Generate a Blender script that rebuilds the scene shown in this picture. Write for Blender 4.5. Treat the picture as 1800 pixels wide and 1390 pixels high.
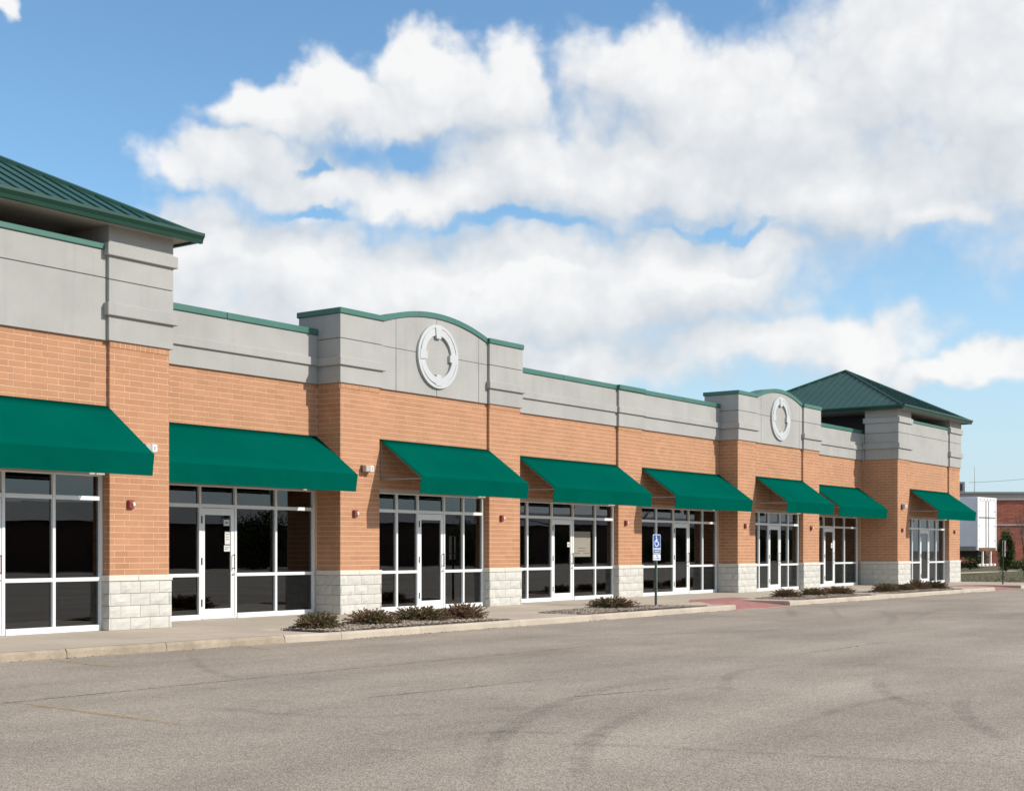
import bpy, bmesh, math, random
from mathutils import Vector, Matrix, noise
random.seed(7)
R = math.radians
# ------------------------------------------------------------------ camera, world, sun, exposure
scn = bpy.context.scene
for o in list(bpy.data.objects): bpy.data.objects.remove(o)
COL = scn.collection
FPX = 1750/math.tan(R(36)); CAMY = -18.74; CAMZ = 1.33
cd = bpy.data.cameras.new('camera'); cam = bpy.data.objects.new('camera', cd); COL.objects.link(cam)
cam.location = (0, CAMY, CAMZ); cam.rotation_euler = (R(90), 0, R(36-90))
cd.sensor_width = 36; cd.lens = FPX/1800*36; cd.shift_y = (967-695)/1800; cd.clip_end = 6000; cd.clip_start = .1
scn.camera = cam
SUN = Vector((.42, -1, .68)).normalized()
sl = bpy.data.lights.new('sun', 'SUN'); sl.energy = 3.5; sl.angle = R(.8); sl.color = (1, .94, .85)
so = bpy.data.objects.new('sun', sl); COL.objects.link(so); so.location = (40, -60, 40)
so.rotation_euler = SUN.to_track_quat('Z', 'Y').to_euler()
scn.view_settings.view_transform = 'Standard'; scn.view_settings.look = 'None'
scn.view_settings.exposure = 0.35; scn.view_settings.gamma = 1
scn.view_settings.use_curve_mapping = False
SKY = .15
def build_world():
    w = bpy.data.worlds.new('World'); scn.world = w; w.use_nodes = True
    nt = w.node_tree; nt.nodes.clear(); N = nt.nodes; L = nt.links
    def nd(t, **k):
        n = N.new(t)
        for a, b in k.items(): setattr(n, a, b)
        return n
    def math_(op, a, b=None, c=None, clamp=False, tree=nt):
        n = tree.nodes.new('ShaderNodeMath'); n.operation = op; n.use_clamp = clamp
        for i, v in enumerate((a, b, c)):
            if v is None: continue
            if isinstance(v, (int, float)): n.inputs[i].default_value = v
            else: tree.links.new(v, n.inputs[i])
        return n.outputs[0]
    def vmath(op, a, b=None, c=None, out=0, tree=nt):
        n = tree.nodes.new('ShaderNodeVectorMath'); n.operation = op
        for i, v in enumerate((a, b, c)):
            if v is None: continue
            if isinstance(v, (tuple, list)): n.inputs[i].default_value = v
            else: tree.links.new(v, n.inputs[i])
        return n.outputs[out]
    out = nd('ShaderNodeOutputWorld'); bg = nd('ShaderNodeBackground'); bg.inputs['Strength'].default_value = SKY
    sky = nd('ShaderNodeTexSky', sky_type='NISHITA'); sky.sun_disc = False
    el = math.asin(SUN.z); sky.sun_elevation = el; sky.sun_rotation = math.atan2(SUN.x, SUN.y)
    sky.altitude = 200; sky.air_density = 1.0; sky.dust_density = .1; sky.ozone_density = 2.5
    tc = nd('ShaderNodeTexCoord'); D = tc.outputs['Generated']
    # azimuth / elevation (degrees) seen from the lot, azimuth 0 = compass direction of the facade view
    fwd = (math.cos(R(36)), math.sin(R(36)), 0); rgt = (math.sin(R(36)), -math.cos(R(36)), 0)
    a = math_('ARCTAN2', vmath('DOT_PRODUCT', D, rgt, out=1), vmath('DOT_PRODUCT', D, fwd, out=1))
    sp = nd('ShaderNodeSeparateXYZ'); L.new(D, sp.inputs[0])
    e = math_('ARCSINE', sp.outputs[2])
    az = math_('MULTIPLY', a, 57.2958); ev = math_('MULTIPLY', e, 57.2958)
    cb = nd('ShaderNodeCombineXYZ'); L.new(az, cb.inputs[0]); L.new(ev, cb.inputs[1])
    P0 = cb.outputs[0]
    # billow warp
    nz = nd('ShaderNodeTexNoise'); nz.inputs['Scale'].default_value = .30; nz.inputs['Detail'].default_value = 5; nz.inputs['Roughness'].default_value = .50
    L.new(P0, nz.inputs['Vector'])
    wv = vmath('MULTIPLY', vmath('SUBTRACT', nz.outputs['Color'], (.5, .5, .5)), (5.0, 3.6, 0))
    P1 = vmath('ADD', P0, wv)
    def deg(px, py):
        u = (px-900)/FPX
        return math.degrees(math.atan(u)), math.degrees(math.atan((967-py)/FPX/math.sqrt(1+u*u)))
    blobs = [(1150,130,155,82),(1330,205,310,135),(1590,110,185,170),(1800,170,240,240),(1170,300,440,84),(1500,330,270,95),(1640,385,120,30),
             (760,145,130,76),(875,160,110,90),(740,205,170,46),(920,270,110,70),(820,335,260,52),(490,212,125,58),(600,178,105,62),(420,292,165,38),(545,322,200,40),
             (365,415,92,74),(310,500,160,115),(520,482,200,98),(720,512,290,116),(950,512,280,108),(1180,492,260,100),(1330,440,120,46),(640,585,500,66),
             (1010,628,190,46),(1330,607,230,56),(1480,600,160,50),(1620,640,90,22),(1740,620,95,34),(15,5,40,24)]
    holes = [(700,262,70,28),(560,374,85,13),(920,394,190,16),(1260,392,110,11),(555,290,40,12)]
    g = bpy.data.node_groups.new('cloud_cover', 'ShaderNodeTree')
    g.interface.new_socket('P', in_out='INPUT', socket_type='NodeSocketVector')
    g.interface.new_socket('F', in_out='OUTPUT', socket_type='NodeSocketFloat')
    gi = g.nodes.new('NodeGroupInput'); go = g.nodes.new('NodeGroupOutput')
    acc = None
    for (bx, by, rx, ry) in blobs:
        cx, cy = deg(bx, by); kx = 57.3*rx/FPX; ky = 57.3*ry/FPX
        v = vmath('MULTIPLY_ADD', gi.outputs[0], (1/kx, 1/ky, 0), (-cx/kx, -cy/ky, 0), tree=g)
        l = vmath('LENGTH', v, out=1, tree=g)
        acc = l if acc is None else math_('SMOOTH_MIN', acc, l, .25, tree=g)
    for (bx, by, rx, ry) in holes:
        cx, cy = deg(bx, by); kx = 57.3*rx/FPX; ky = 57.3*ry/FPX
        l = vmath('LENGTH', vmath('MULTIPLY_ADD', gi.outputs[0], (1/kx, 1/ky, 0), (-cx/kx, -cy/ky, 0), tree=g), out=1, tree=g)
        acc = math_('SMOOTH_MAX', acc, math_('MULTIPLY_ADD', l, -1.0, 1.85, tree=g), .2, tree=g)
    # the same broken cumulus carries on all round, outside the part in view
    n2 = g.nodes.new('ShaderNodeTexNoise'); n2.inputs['Scale'].default_value = .085; n2.inputs['Detail'].default_value = 2
    vs = vmath('MULTIPLY', gi.outputs[0], (1, 1.7, 1), tree=g); g.links.new(vs, n2.inputs['Vector'])
    gen = math_('MULTIPLY_ADD', n2.outputs[0], -6.0, 4.05, tree=g)
    dv = vmath('LENGTH', vmath('MULTIPLY_ADD', gi.outputs[0], (1/25, 1/27, 0), (0, -8/27, 0), tree=g), out=1, tree=g)
    ins = math_('MULTIPLY', math_('SUBTRACT', 1.25, dv, tree=g), 6, tree=g)
    g.links.new(math_('MINIMUM', acc, math_('ADD', gen, math_('MAXIMUM', ins, 0, tree=g), tree=g), tree=g), go.inputs[0])
    def field(p):
        n = nd('ShaderNodeGroup'); n.node_tree = g; L.new(p, n.inputs[0]); return n.outputs[0]
    f0 = field(P1); f1 = field(vmath('ADD', P1, (.5, 2.0, 0)))
    nf = nd('ShaderNodeTexNoise'); nf.inputs['Scale'].default_value = .55; nf.inputs['Detail'].default_value = 5; nf.inputs['Roughness'].default_value = .56
    L.new(vmath('MULTIPLY', P0, (1, 1.25, 1)), nf.inputs['Vector'])
    vo = nd('ShaderNodeTexVoronoi', voronoi_dimensions='2D'); vo.inputs['Scale'].default_value = .62; vo.inputs['Detail'].default_value = 2; vo.inputs['Roughness'].default_value = .55
    L.new(vmath('ADD', P0, vmath('MULTIPLY', wv, (.35, .35, 0))), vo.inputs['Vector'])
    dn = math_('ADD', f0, math_('ADD', math_('MULTIPLY', math_('SUBTRACT', nf.outputs[0], .5), .66), math_('MULTIPLY', math_('SUBTRACT', vo.outputs['Distance'], .42), .24)))
    # crowns end crisply, bases fray out
    up = math_('MULTIPLY_ADD', math_('SUBTRACT', f1, f0), .55, .45, clamp=True)
    wd = math_('MULTIPLY_ADD', up, -.52, 1.05)
    mr = nd('ShaderNodeMapRange', interpolation_type='SMOOTHSTEP'); L.new(math_('DIVIDE', math_('SUBTRACT', 1.06, dn), wd), mr.inputs[0])
    mr.inputs[1].default_value = -.5; mr.inputs[2].default_value = .5; mr.inputs[3].default_value = 0; mr.inputs[4].default_value = 1
    alpha = math_('MULTIPLY', mr.outputs[0], .95)
    # bright crowns where the cloud thins upwards, grey where more cloud lies above
    sh = math_('ADD', math_('MULTIPLY', math_('SUBTRACT', f1, f0), .55), math_('MULTIPLY', math_('SUBTRACT', nf.outputs[0], .5), .50))
    sh = math_('ADD', sh, math_('MULTIPLY', math_('SUBTRACT', .42, vo.outputs['Distance']), .26))
    lit = math_('ADD', sh, .60, clamp=True)
    mc = nd('ShaderNodeMix', data_type='RGBA'); L.new(lit, mc.inputs[0])
    k = .76/SKY
    mc.inputs[6].default_value = (.63*k, .68*k, .735*k, 1); mc.inputs[7].default_value = (1.0*k, .995*k, .985*k, 1)
    # thin milky air low over the horizon
    tint = nd('ShaderNodeMix', data_type='RGBA', blend_type='MULTIPLY'); tint.inputs[0].default_value = 1; L.new(sky.outputs[0], tint.inputs[6]); tint.inputs[7].default_value = (.76, .91, .93, 1)
    hz = nd('ShaderNodeMapRange', interpolation_type='SMOOTHSTEP'); L.new(ev, hz.inputs[0]); hz.inputs[1].default_value = 15; hz.inputs[2].default_value = -1; hz.inputs[3].default_value = 0; hz.inputs[4].default_value = .92
    air = nd('ShaderNodeMix', data_type='RGBA'); L.new(hz.outputs[0], air.inputs[0]); L.new(tint.outputs[2], air.inputs[6]); air.inputs[7].default_value = (.45/SKY, .555/SKY, .64/SKY, 1)
    mm = nd('ShaderNodeMix', data_type='RGBA'); L.new(alpha, mm.inputs[0]); L.new(air.outputs[2], mm.inputs[6]); L.new(mc.outputs[2], mm.inputs[7])
    L.new(mm.outputs[2], bg.inputs['Color']); L.new(bg.outputs[0], out.inputs[0])
build_world()
scn.world.cycles.sampling_method = 'MANUAL'; scn.world.cycles.sample_map_resolution = 256

scn.cycles.max_bounces = 8; scn.cycles.diffuse_bounces = 3; scn.cycles.glossy_bounces = 3; scn.cycles.transparent_max_bounces = 10
# ------------------------------------------------------------------ projection helpers (choose the bricks that show largest)
c36, s36 = math.cos(R(36)), math.sin(R(36))
def proj(x, y, z):
    dx, dy = x, y-CAMY; dep = dx*c36+dy*s36; r = dx*s36-dy*c36
    return 900+FPX*r/dep, 967-FPX*(z-CAMZ)/dep, dep

# ------------------------------------------------------------------ materials
MATS = {}
def material(name, base, rough=.7, var=.0, vscale=4, vdetail=5, bump=0, bscale=60, col2=None, attr=None, attr_amt=.25, metal=0, spec=.5, stretch=None, fine=0, fscale=200, streak=0):
    m = bpy.data.materials.new(name); m.use_nodes = True; nt = m.node_tree; N = nt.nodes; L = nt.links
    b = N['Principled BSDF']; b.inputs['Roughness'].default_value = rough; b.inputs['Metallic'].default_value = metal
    b.inputs['Specular IOR Level'].default_value = spec
    tc = N.new('ShaderNodeNewGeometry'); pos = tc.outputs['Position']
    if stretch:
        mp = N.new('ShaderNodeMapping'); L.new(pos, mp.inputs[0]); mp.inputs['Scale'].default_value = stretch; pos = mp.outputs[0]
    col = None
    def mix(fac, a, bb, mode='MIX'):
        n = N.new('ShaderNodeMix'); n.data_type = 'RGBA'; n.blend_type = mode
        for i, v in ((0, fac), (6, a), (7, bb)):
            if isinstance(v, (int, float)): n.inputs[i].default_value = v
            elif isinstance(v, (tuple, list)): n.inputs[i].default_value = (*v[:3], 1)
            else: L.new(v, n.inputs[i])
        return n.outputs[2]
    def noise_(scale, detail, rough=.6):
        n = N.new('ShaderNodeTexNoise'); n.inputs['Scale'].default_value = scale; n.inputs['Detail'].default_value = detail; n.inputs['Roughness'].default_value = rough
        L.new(pos, n.inputs['Vector']); return n
    def ramp(v, lo, hi, a=0, bb=1):
        n = N.new('ShaderNodeMapRange'); L.new(v, n.inputs[0])
        for i, q in enumerate((lo, hi, a, bb)): n.inputs[1+i].default_value = q
        return n.outputs[0]
    col = base
    if var or col2:
        n = noise_(vscale, vdetail)
        d = col2 or tuple(max(0, x*(1-var)) for x in base); u = base if col2 else tuple(x*(1+var*.6) for x in base)
        col = mix(ramp(n.outputs[0], .32, .68), d, u)
    if fine:
        n = noise_(fscale, 2, .7)
        f = ramp(n.outputs[0], .3, .7, 1-fine, 1+fine)
        cbn = N.new('ShaderNodeCombineColor')
        for i in range(3): L.new(f, cbn.inputs[i])
        col = mix(1.0, col, cbn.outputs[0], 'MULTIPLY')
    if streak:
        mp2 = N.new('ShaderNodeMapping'); L.new(pos, mp2.inputs[0]); mp2.inputs['Scale'].default_value = (5, 5, .28)
        n = noise_(1.0, 6, .65); L.new(mp2.outputs[0], n.inputs['Vector'])
        f = ramp(n.outputs[0], .25, .48, 1-streak, 1)
        cbn = N.new('ShaderNodeCombineColor')
        for i in range(3): L.new(f, cbn.inputs[i])
        col = mix(1.0, col, cbn.outputs[0], 'MULTIPLY')
    if attr:
        at = N.new('ShaderNodeAttribute'); at.attribute_name = attr
        f = ramp(at.outputs['Fac'], 0, 1, 1-attr_amt, 1+attr_amt)
        cbn = N.new('ShaderNodeCombineColor')
        for i in range(3): L.new(f, cbn.inputs[i])
        col = mix(1.0, col, cbn.outputs[0], 'MULTIPLY')
    if isinstance(col, tuple): b.inputs['Base Color'].default_value = (*col[:3], 1)
    else: L.new(col, b.inputs['Base Color'])
    if bump:
        n = noise_(bscale, 5); bp = N.new('ShaderNodeBump'); bp.inputs['Strength'].default_value = bump; bp.inputs['Distance'].default_value = .01
        L.new(n.outputs[0], bp.inputs['Height']); L.new(bp.outputs[0], b.inputs['Normal'])
    MATS[name] = m
    return m
material('brick', (.46, .235, .130), .85, attr='tone', attr_amt=.08, var=.08, vscale=1.3, bump=.35, bscale=90, spec=.25, fine=.10, fscale=130)
material('mortar', (.72, .47, .315), .9, var=.08, vscale=3, spec=.2)
material('stone', (.565, .55, .50), .9, attr='tone', attr_amt=.06, var=.06, vscale=9, bump=.8, bscale=40, spec=.2, fine=.07, fscale=110)
material('stonejoint', (.40, .39, .36), .9)
material('capstone', (.66, .62, .55), .8, var=.07, vscale=5, bump=.15, bscale=80, spec=.3)
material('stucco', (.392, .384, .362), .92, var=.10, vscale=.8, vdetail=8, bump=.35, bscale=120, spec=.2, fine=.05, fscale=60, streak=.08)
material('stuccogap', (.20, .195, .18), .95)
material('coping', (.05, .155, .12), .42, var=.08, vscale=1.5, spec=.5)
material('roofgreen', (.013, .07, .052), .38, var=.10, vscale=1.2, spec=.5)
material('guttergreen', (.007, .05, .032), .35, var=.06, vscale=2)
material('soffit', (.42, .38, .34), .8, var=.06, vscale=2)
material('awning', (.0002, .086, .061), .95, var=.09, vscale=.55, bump=.10, bscale=220, spec=.0)
material('aluminium', (.80, .81, .80), .38, var=.03, vscale=3, spec=.5)
material('framegrey', (.30, .29, .28), .6)
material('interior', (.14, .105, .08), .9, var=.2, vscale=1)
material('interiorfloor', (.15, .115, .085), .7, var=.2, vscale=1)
material('dark', (.015, .015, .015), .6)
material('bronze', (.12, .07, .045), .5)
material('lens', (.72, .70, .66), .25)
material('alarmred', (.26, .04, .03), .4)
material('paper', (.62, .61, .58), .8)
material('dimposterpaper', (.27, .24, .19), .85, var=.06, vscale=2)  # paper darkened in its colour, for the dimming of a poster behind glass
material('ink', (.10, .10, .11), .8)
material('steel', (.45, .44, .42), .35, metal=.8)
material('greenpost', (.018, .035, .028), .5)
material('signblue', (.015, .07, .30), .35)
material('signwhite', (.80, .82, .86), .35)
material('concrete', (.505, .425, .335), .9, var=.13, vscale=.7, vdetail=8, bump=.25, bscale=90, spec=.25, fine=.06, fscale=70)
material('kerb', (.48, .41, .325), .9, var=.16, vscale=1.6, vdetail=8, bump=.4, bscale=60, spec=.25, fine=.06, fscale=50)
material('kerbold', (.37, .30, .222), .92, var=.30, vscale=2.2, vdetail=8, bump=.6, bscale=45, spec=.2, fine=.10, fscale=40)
material('redpaint', (.36, .125, .105), .85, col2=(.44, .22, .19), vscale=3, vdetail=8, bump=.3, bscale=60, fine=.10, fscale=50)
material('gravelbed', (.17, .13, .10), .95, var=.35, vscale=30, bump=.6, bscale=60)
material('gravel', (.31, .25, .195), .9, attr='tone', attr_amt=.65)
material('juniper', (.29, .165, .105), .9, attr='tone', attr_amt=.55, col2=(.155, .14, .065), vscale=1.1, vdetail=2, spec=.15)
material('bark', (.10, .075, .055), .95, var=.25, vscale=8)
material('evergreen', (.055, .075, .02), .9, attr='tone', attr_amt=.6, spec=.15)
material('grass', (.125, .10, .045), .95, col2=(.085, .085, .032), vscale=.35, vdetail=9, bump=.6, bscale=10, fine=.25, fscale=9)
material('grassblade', (.125, .105, .045), .95, attr='tone', attr_amt=.5)
material('farbrick', (.42, .13, .085), .9, attr='tone', attr_amt=.22, var=.12, vscale=.7)
material('farmortar', (.36, .20, .15), .9)
material('farbeige', (.46, .41, .36), .85, var=.06, vscale=.6)
material('fargrey', (.25, .24, .235), .8, var=.1, vscale=1)
material('trailerwhite', (.82, .82, .81), .45, var=.05, vscale=1.4)
material('trailershade', (.74, .77, .83), .4, var=.05, vscale=1.4)  # white body again, with its blue-grey shade put into the base colour
material('rubber', (.02, .02, .02), .8)
material('rust', (.16, .075, .04), .8, var=.4, vscale=6)
material('wood', (.20, .13, .08), .9, var=.2, vscale=5)
material('wire', (.03, .03, .03), .6)
material('darkbrick', (.12, .065, .045), .9, var=.2, vscale=1)
material('dirt', (.16, .125, .085), .95, var=.25, vscale=.06, vdetail=8)

def glass_material():
    m = bpy.data.materials.new('glass'); m.use_nodes = True; nt = m.node_tree; nt.nodes.clear(); N = nt.nodes; L = nt.links
    out = N.new('ShaderNodeOutputMaterial'); mx = N.new('ShaderNodeMixShader'); tr = N.new('ShaderNodeBsdfTransparent'); gl = N.new('ShaderNodeBsdfGlossy'); fr = N.new('ShaderNodeFresnel')
    fr.inputs[0].default_value = 1.9; tr.inputs[0].default_value = (.55, .50, .45, 1); gl.inputs['Roughness'].default_value = .0; gl.inputs[0].default_value = (.93, .97, 1, 1)
    n = N.new('ShaderNodeTexNoise'); n.inputs['Scale'].default_value = .9; n.inputs['Detail'].default_value = 1
    g = N.new('ShaderNodeNewGeometry'); L.new(g.outputs['Position'], n.inputs['Vector'])
    bp = N.new('ShaderNodeBump'); bp.inputs['Strength'].default_value = .10; bp.inputs['Distance'].default_value = .01; L.new(n.outputs[0], bp.inputs['Height']); L.new(bp.outputs[0], gl.inputs['Normal'])
    L.new(fr.outputs[0], mx.inputs[0]); L.new(tr.outputs[0], mx.inputs[1]); L.new(gl.outputs[0], mx.inputs[2]); L.new(mx.outputs[0], out.inputs[0])
    MATS['glass'] = m
glass_material()
def asphalt_material():
    m = bpy.data.materials.new('asphalt'); m.use_nodes = True; nt = m.node_tree; N = nt.nodes; L = nt.links; b = N['Principled BSDF']
    b.inputs['Roughness'].default_value = .92; b.inputs['Specular IOR Level'].default_value = .2
    g = N.new('ShaderNodeNewGeometry'); pos = g.outputs['Position']
    def noise_(s, d, r=.6, stretch=None):
        n = N.new('ShaderNodeTexNoise'); n.inputs['Scale'].default_value = s; n.inputs['Detail'].default_value = d; n.inputs['Roughness'].default_value = r
        if stretch:
            mp = N.new('ShaderNodeMapping'); mp.inputs['Scale'].default_value = stretch; mp.inputs['Rotation'].default_value = (0, 0, R(8)); L.new(pos, mp.inputs[0]); L.new(mp.outputs[0], n.inputs['Vector'])
        else: L.new(pos, n.inputs['Vector'])
        return n.outputs[0]
    def rng(v, lo, hi, a, bb):
        n = N.new('ShaderNodeMapRange'); L.new(v, n.inputs[0])
        for i, q in enumerate((lo, hi, a, bb)): n.inputs[1+i].default_value = q
        return n.outputs[0]
    def mul(a, bb):
        n = N.new('ShaderNodeMath'); n.operation = 'MULTIPLY'; L.new(a, n.inputs[0]); L.new(bb, n.inputs[1]); return n.outputs[0]
    v = N.new('ShaderNodeTexVoronoi'); v.inputs['Scale'].default_value = 88; L.new(pos, v.inputs['Vector'])
    sepc = N.new('ShaderNodeSeparateColor'); L.new(v.outputs['Color'], sepc.inputs[0])
    chips = rng(sepc.outputs[0], 0, 1, .62, 1.31)
    f = mul(chips, rng(noise_(300, 2, .7), .3, .7, .86, 1.14))
    f = mul(f, rng(noise_(22, 6, .7), .3, .7, .88, 1.10))
    f = mul(f, rng(noise_(.28, 8, .62), .3, .7, .80, 1.12))
    f = mul(f, rng(noise_(.5, 6, .65, (.22, 1.3, 1)), .32, .66, .84, 1.08))
    f = mul(f, rng(noise_(2.2, 7, .7), .28, .42, .82, 1.0))
    mix = N.new('ShaderNodeMix'); mix.data_type = 'RGBA'; L.new(noise_(.12, 4), mix.inputs[0])
    mix.inputs[6].default_value = (.365, .298, .234, 1); mix.inputs[7].default_value = (.392, .336, .275, 1)
    cc = N.new('ShaderNodeCombineColor'); [L.new(f, cc.inputs[i]) for i in range(3)]
    m2 = N.new('ShaderNodeMix'); m2.data_type = 'RGBA'; m2.blend_type = 'MULTIPLY'; m2.inputs[0].default_value = 1
    L.new(mix.outputs[2], m2.inputs[6]); L.new(cc.outputs[0], m2.inputs[7]); L.new(m2.outputs[2], b.inputs['Base Color'])
    bp = N.new('ShaderNodeBump'); bp.inputs['Strength'].default_value = .55; bp.inputs['Distance'].default_value = .006; L.new(v.outputs['Distance'], bp.inputs['Height']); L.new(bp.outputs[0], b.inputs['Normal'])
    MATS['asphalt'] = m
asphalt_material()
def worn_material(name, col, lo, hi, amount, scale=6):
    # a mark worn into patches: bare asphalt shows between what is left of it
    m = bpy.data.materials.new(name); m.use_nodes = True; nt = m.node_tree; N = nt.nodes; L = nt.links
    b = N['Principled BSDF']; out = N['Material Output']; b.inputs['Base Color'].default_value = (*col, 1); b.inputs['Roughness'].default_value = .95; b.inputs['Specular IOR Level'].default_value = .1
    g = N.new('ShaderNodeNewGeometry'); n = N.new('ShaderNodeTexNoise'); n.inputs['Scale'].default_value = scale; n.inputs['Detail'].default_value = 9; n.inputs['Roughness'].default_value = .75; L.new(g.outputs['Position'], n.inputs['Vector'])
    mr = N.new('ShaderNodeMapRange'); L.new(n.outputs[0], mr.inputs[0])
    for i, q in enumerate((lo, hi, 0, amount)): mr.inputs[1+i].default_value = q
    at = N.new('ShaderNodeAttribute'); at.attribute_name = 'edge'
    mu = N.new('ShaderNodeMath'); mu.operation = 'MULTIPLY'; L.new(mr.outputs[0], mu.inputs[0]); L.new(at.outputs['Fac'], mu.inputs[1])
    tr = N.new('ShaderNodeBsdfTransparent'); mx = N.new('ShaderNodeMixShader'); L.new(mu.outputs[0], mx.inputs[0]); L.new(tr.outputs[0], mx.inputs[1]); L.new(b.outputs[0], mx.inputs[2]); L.new(mx.outputs[0], out.inputs[0])
    MATS[name] = m
worn_material('tyremark', (.09, .078, .068), .34, .74, .21, 5)
worn_material('yellowline', (.52, .34, .12), .40, .62, .65, 10)
worn_material('crack', (.07, .055, .045), .36, .60, .75, 5)

# ------------------------------------------------------------------ mesh helpers
def link(name, me, mat=None, parent=None, loc=(0, 0, 0)):
    """loc is in world space; parents are never rotated or scaled"""
    o = bpy.data.objects.new(name, me); COL.objects.link(o)
    if mat and me is not None and not me.materials: me.materials.append(MATS[mat])
    l = Vector(loc)
    o['_w'] = tuple(l)
    if parent is not None:
        o.parent = parent; l = l - Vector(parent['_w'])
    o.location = l
    return o
def empty(name, loc, label=None, cat=None, group=None, parent=None):
    o = link(name, None, None, parent, loc); o.empty_display_size = .2
    if label: o['label'] = label; o['category'] = cat
    if group: o['group'] = group
    return o
def tag(o, label, cat, group=None):
    o['label'] = label; o['category'] = cat
    if group: o['group'] = group
    return o
def struct(o, kind='structure'):
    o['kind'] = kind; return o
CACHE = {}
def boxmesh(dx, dy, dz, mat, bevel=0):
    k = (round(dx, 4), round(dy, 4), round(dz, 4), mat, bevel)
    if k in CACHE: return CACHE[k]
    bm = bmesh.new(); bmesh.ops.create_cube(bm, size=1); bmesh.ops.scale(bm, vec=(dx, dy, dz), verts=bm.verts)
    if bevel: bmesh.ops.bevel(bm, geom=list(bm.edges), offset=min(bevel, dx*.3, dy*.3, dz*.3), segments=1, affect='EDGES')
    me = bpy.data.meshes.new('box'); bm.to_mesh(me); bm.free(); me.materials.append(MATS[mat]); CACHE[k] = me
    return me
def box(name, x0, x1, y0, y1, z0, z1, mat, parent=None, bevel=0):
    return link(name, boxmesh(abs(x1-x0), abs(y1-y0), abs(z1-z0), mat, bevel), None, parent, ((x0+x1)/2, (y0+y1)/2, (z0+z1)/2))
class MB:
    """collects many simple solids into one mesh"""
    def __init__(s): s.v = []; s.f = []; s.t = []
    def add(s, vs, fs, tone=.5):
        n = len(s.v); s.v += [tuple(q) for q in vs]; s.f += [tuple(i+n for i in f) for f in fs]; s.t += [tone]*len(fs)
    def box(s, x0, x1, y0, y1, z0, z1, tone=.5, open_back=False):
        vs = [(x0,y0,z0),(x1,y0,z0),(x1,y1,z0),(x0,y1,z0),(x0,y0,z1),(x1,y0,z1),(x1,y1,z1),(x0,y1,z1)]
        fs = [(0,1,5,4),(1,2,6,5),(3,0,4,7),(4,5,6,7),(3,2,1,0)]
        if not open_back: fs.append((2,3,7,6))
        s.add(vs, fs, tone)
    def tube(s, p, q, r0, r1, n=6, tone=.5):
        p, q = Vector(p), Vector(q); d = (q-p)
        if d.length < 1e-6: return
        u = d.normalized(); a = u.orthogonal().normalized(); b = u.cross(a)
        vs = []
        for (c_, r) in ((p, r0), (q, r1)):
            for i in range(n):
                t = 2*math.pi*i/n; vs.append(c_+a*(r*math.cos(t))+b*(r*math.sin(t)))
        fs = [(i, (i+1) % n, n+(i+1) % n, n+i) for i in range(n)] + [tuple(range(n-1, -1, -1)), tuple(range(n, 2*n))]
        s.add(vs, fs, tone)
    def prism(s, poly, a0, a1, axis='y', tone=.5):
        """poly of 2-D points extruded along axis: y -> points (x,z); x -> points (y,z); z -> points (x,y)"""
        def mk(p, a): return (p[0], a, p[1]) if axis == 'y' else ((a, p[0], p[1]) if axis == 'x' else (p[0], p[1], a))
        n = len(poly); vs = [mk(p, a0) for p in poly]+[mk(p, a1) for p in poly]
        fs = [tuple(range(n)), tuple(range(2*n-1, n-1, -1))]+[(i, n+i, n+(i+1) % n, (i+1) % n) for i in range(n)]
        s.add(vs, fs, tone)
    def build(s, name, mat, parent=None, loc=(0, 0, 0), tone=False, fix=True, smooth=False):
        me = s.mesh(mat, loc, tone, fix, smooth); return link(name, me, None, parent, loc)
    def mesh(s, mat, loc=(0, 0, 0), tone=False, fix=True, smooth=False):
        me = bpy.data.meshes.new('m'); l = Vector(loc)
        me.from_pydata([tuple(Vector(v)-l) for v in s.v], [], s.f); me.materials.append(MATS[mat])
        if fix:
            bm = bmesh.new(); bm.from_mesh(me); bmesh.ops.recalc_face_normals(bm, faces=bm.faces); bm.to_mesh(me); bm.free()
        if tone:
            a = me.attributes.new('tone', 'FLOAT', 'FACE'); a.data.foreach_set('value', s.t)
        if smooth: me.polygons.foreach_set('use_smooth', [True]*len(me.polygons))
        me.update(); return me

# ------------------------------------------------------------------ ground
def sheet(name, poly, z, mat, parent=None):
    me = bpy.data.meshes.new(name); me.from_pydata([(x, y, 0) for x, y in poly], [], [tuple(range(len(poly)))]); me.materials.append(MATS[mat])
    return link(name, me, None, parent, (0, 0, z))
struct(sheet('terrain', [(-2500, -2500), (2500, -2500), (2500, 2500), (-2500, 2500)], -.30, 'dirt'))
lot = struct(sheet('parking_lot', [(-60, -64), (230, -64), (230, -3.2), (120, -3.2), (60, -3.2), (-60, -2.4)], -.12, 'asphalt'))
KERB = [(2, -2.75), (10.5, -2.98), (15.3, -3.22), (16.4, -3.40), (29.6, -3.48), (36, -3.58), (48, -3.78), (58.6, -3.84)]
def kerb_y(x):
    for (a, b), (c, d) in zip(KERB, KERB[1:]):
        if a <= x <= c: return b+(d-b)*(x-a)/(c-a)
    return KERB[-1][1]

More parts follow.
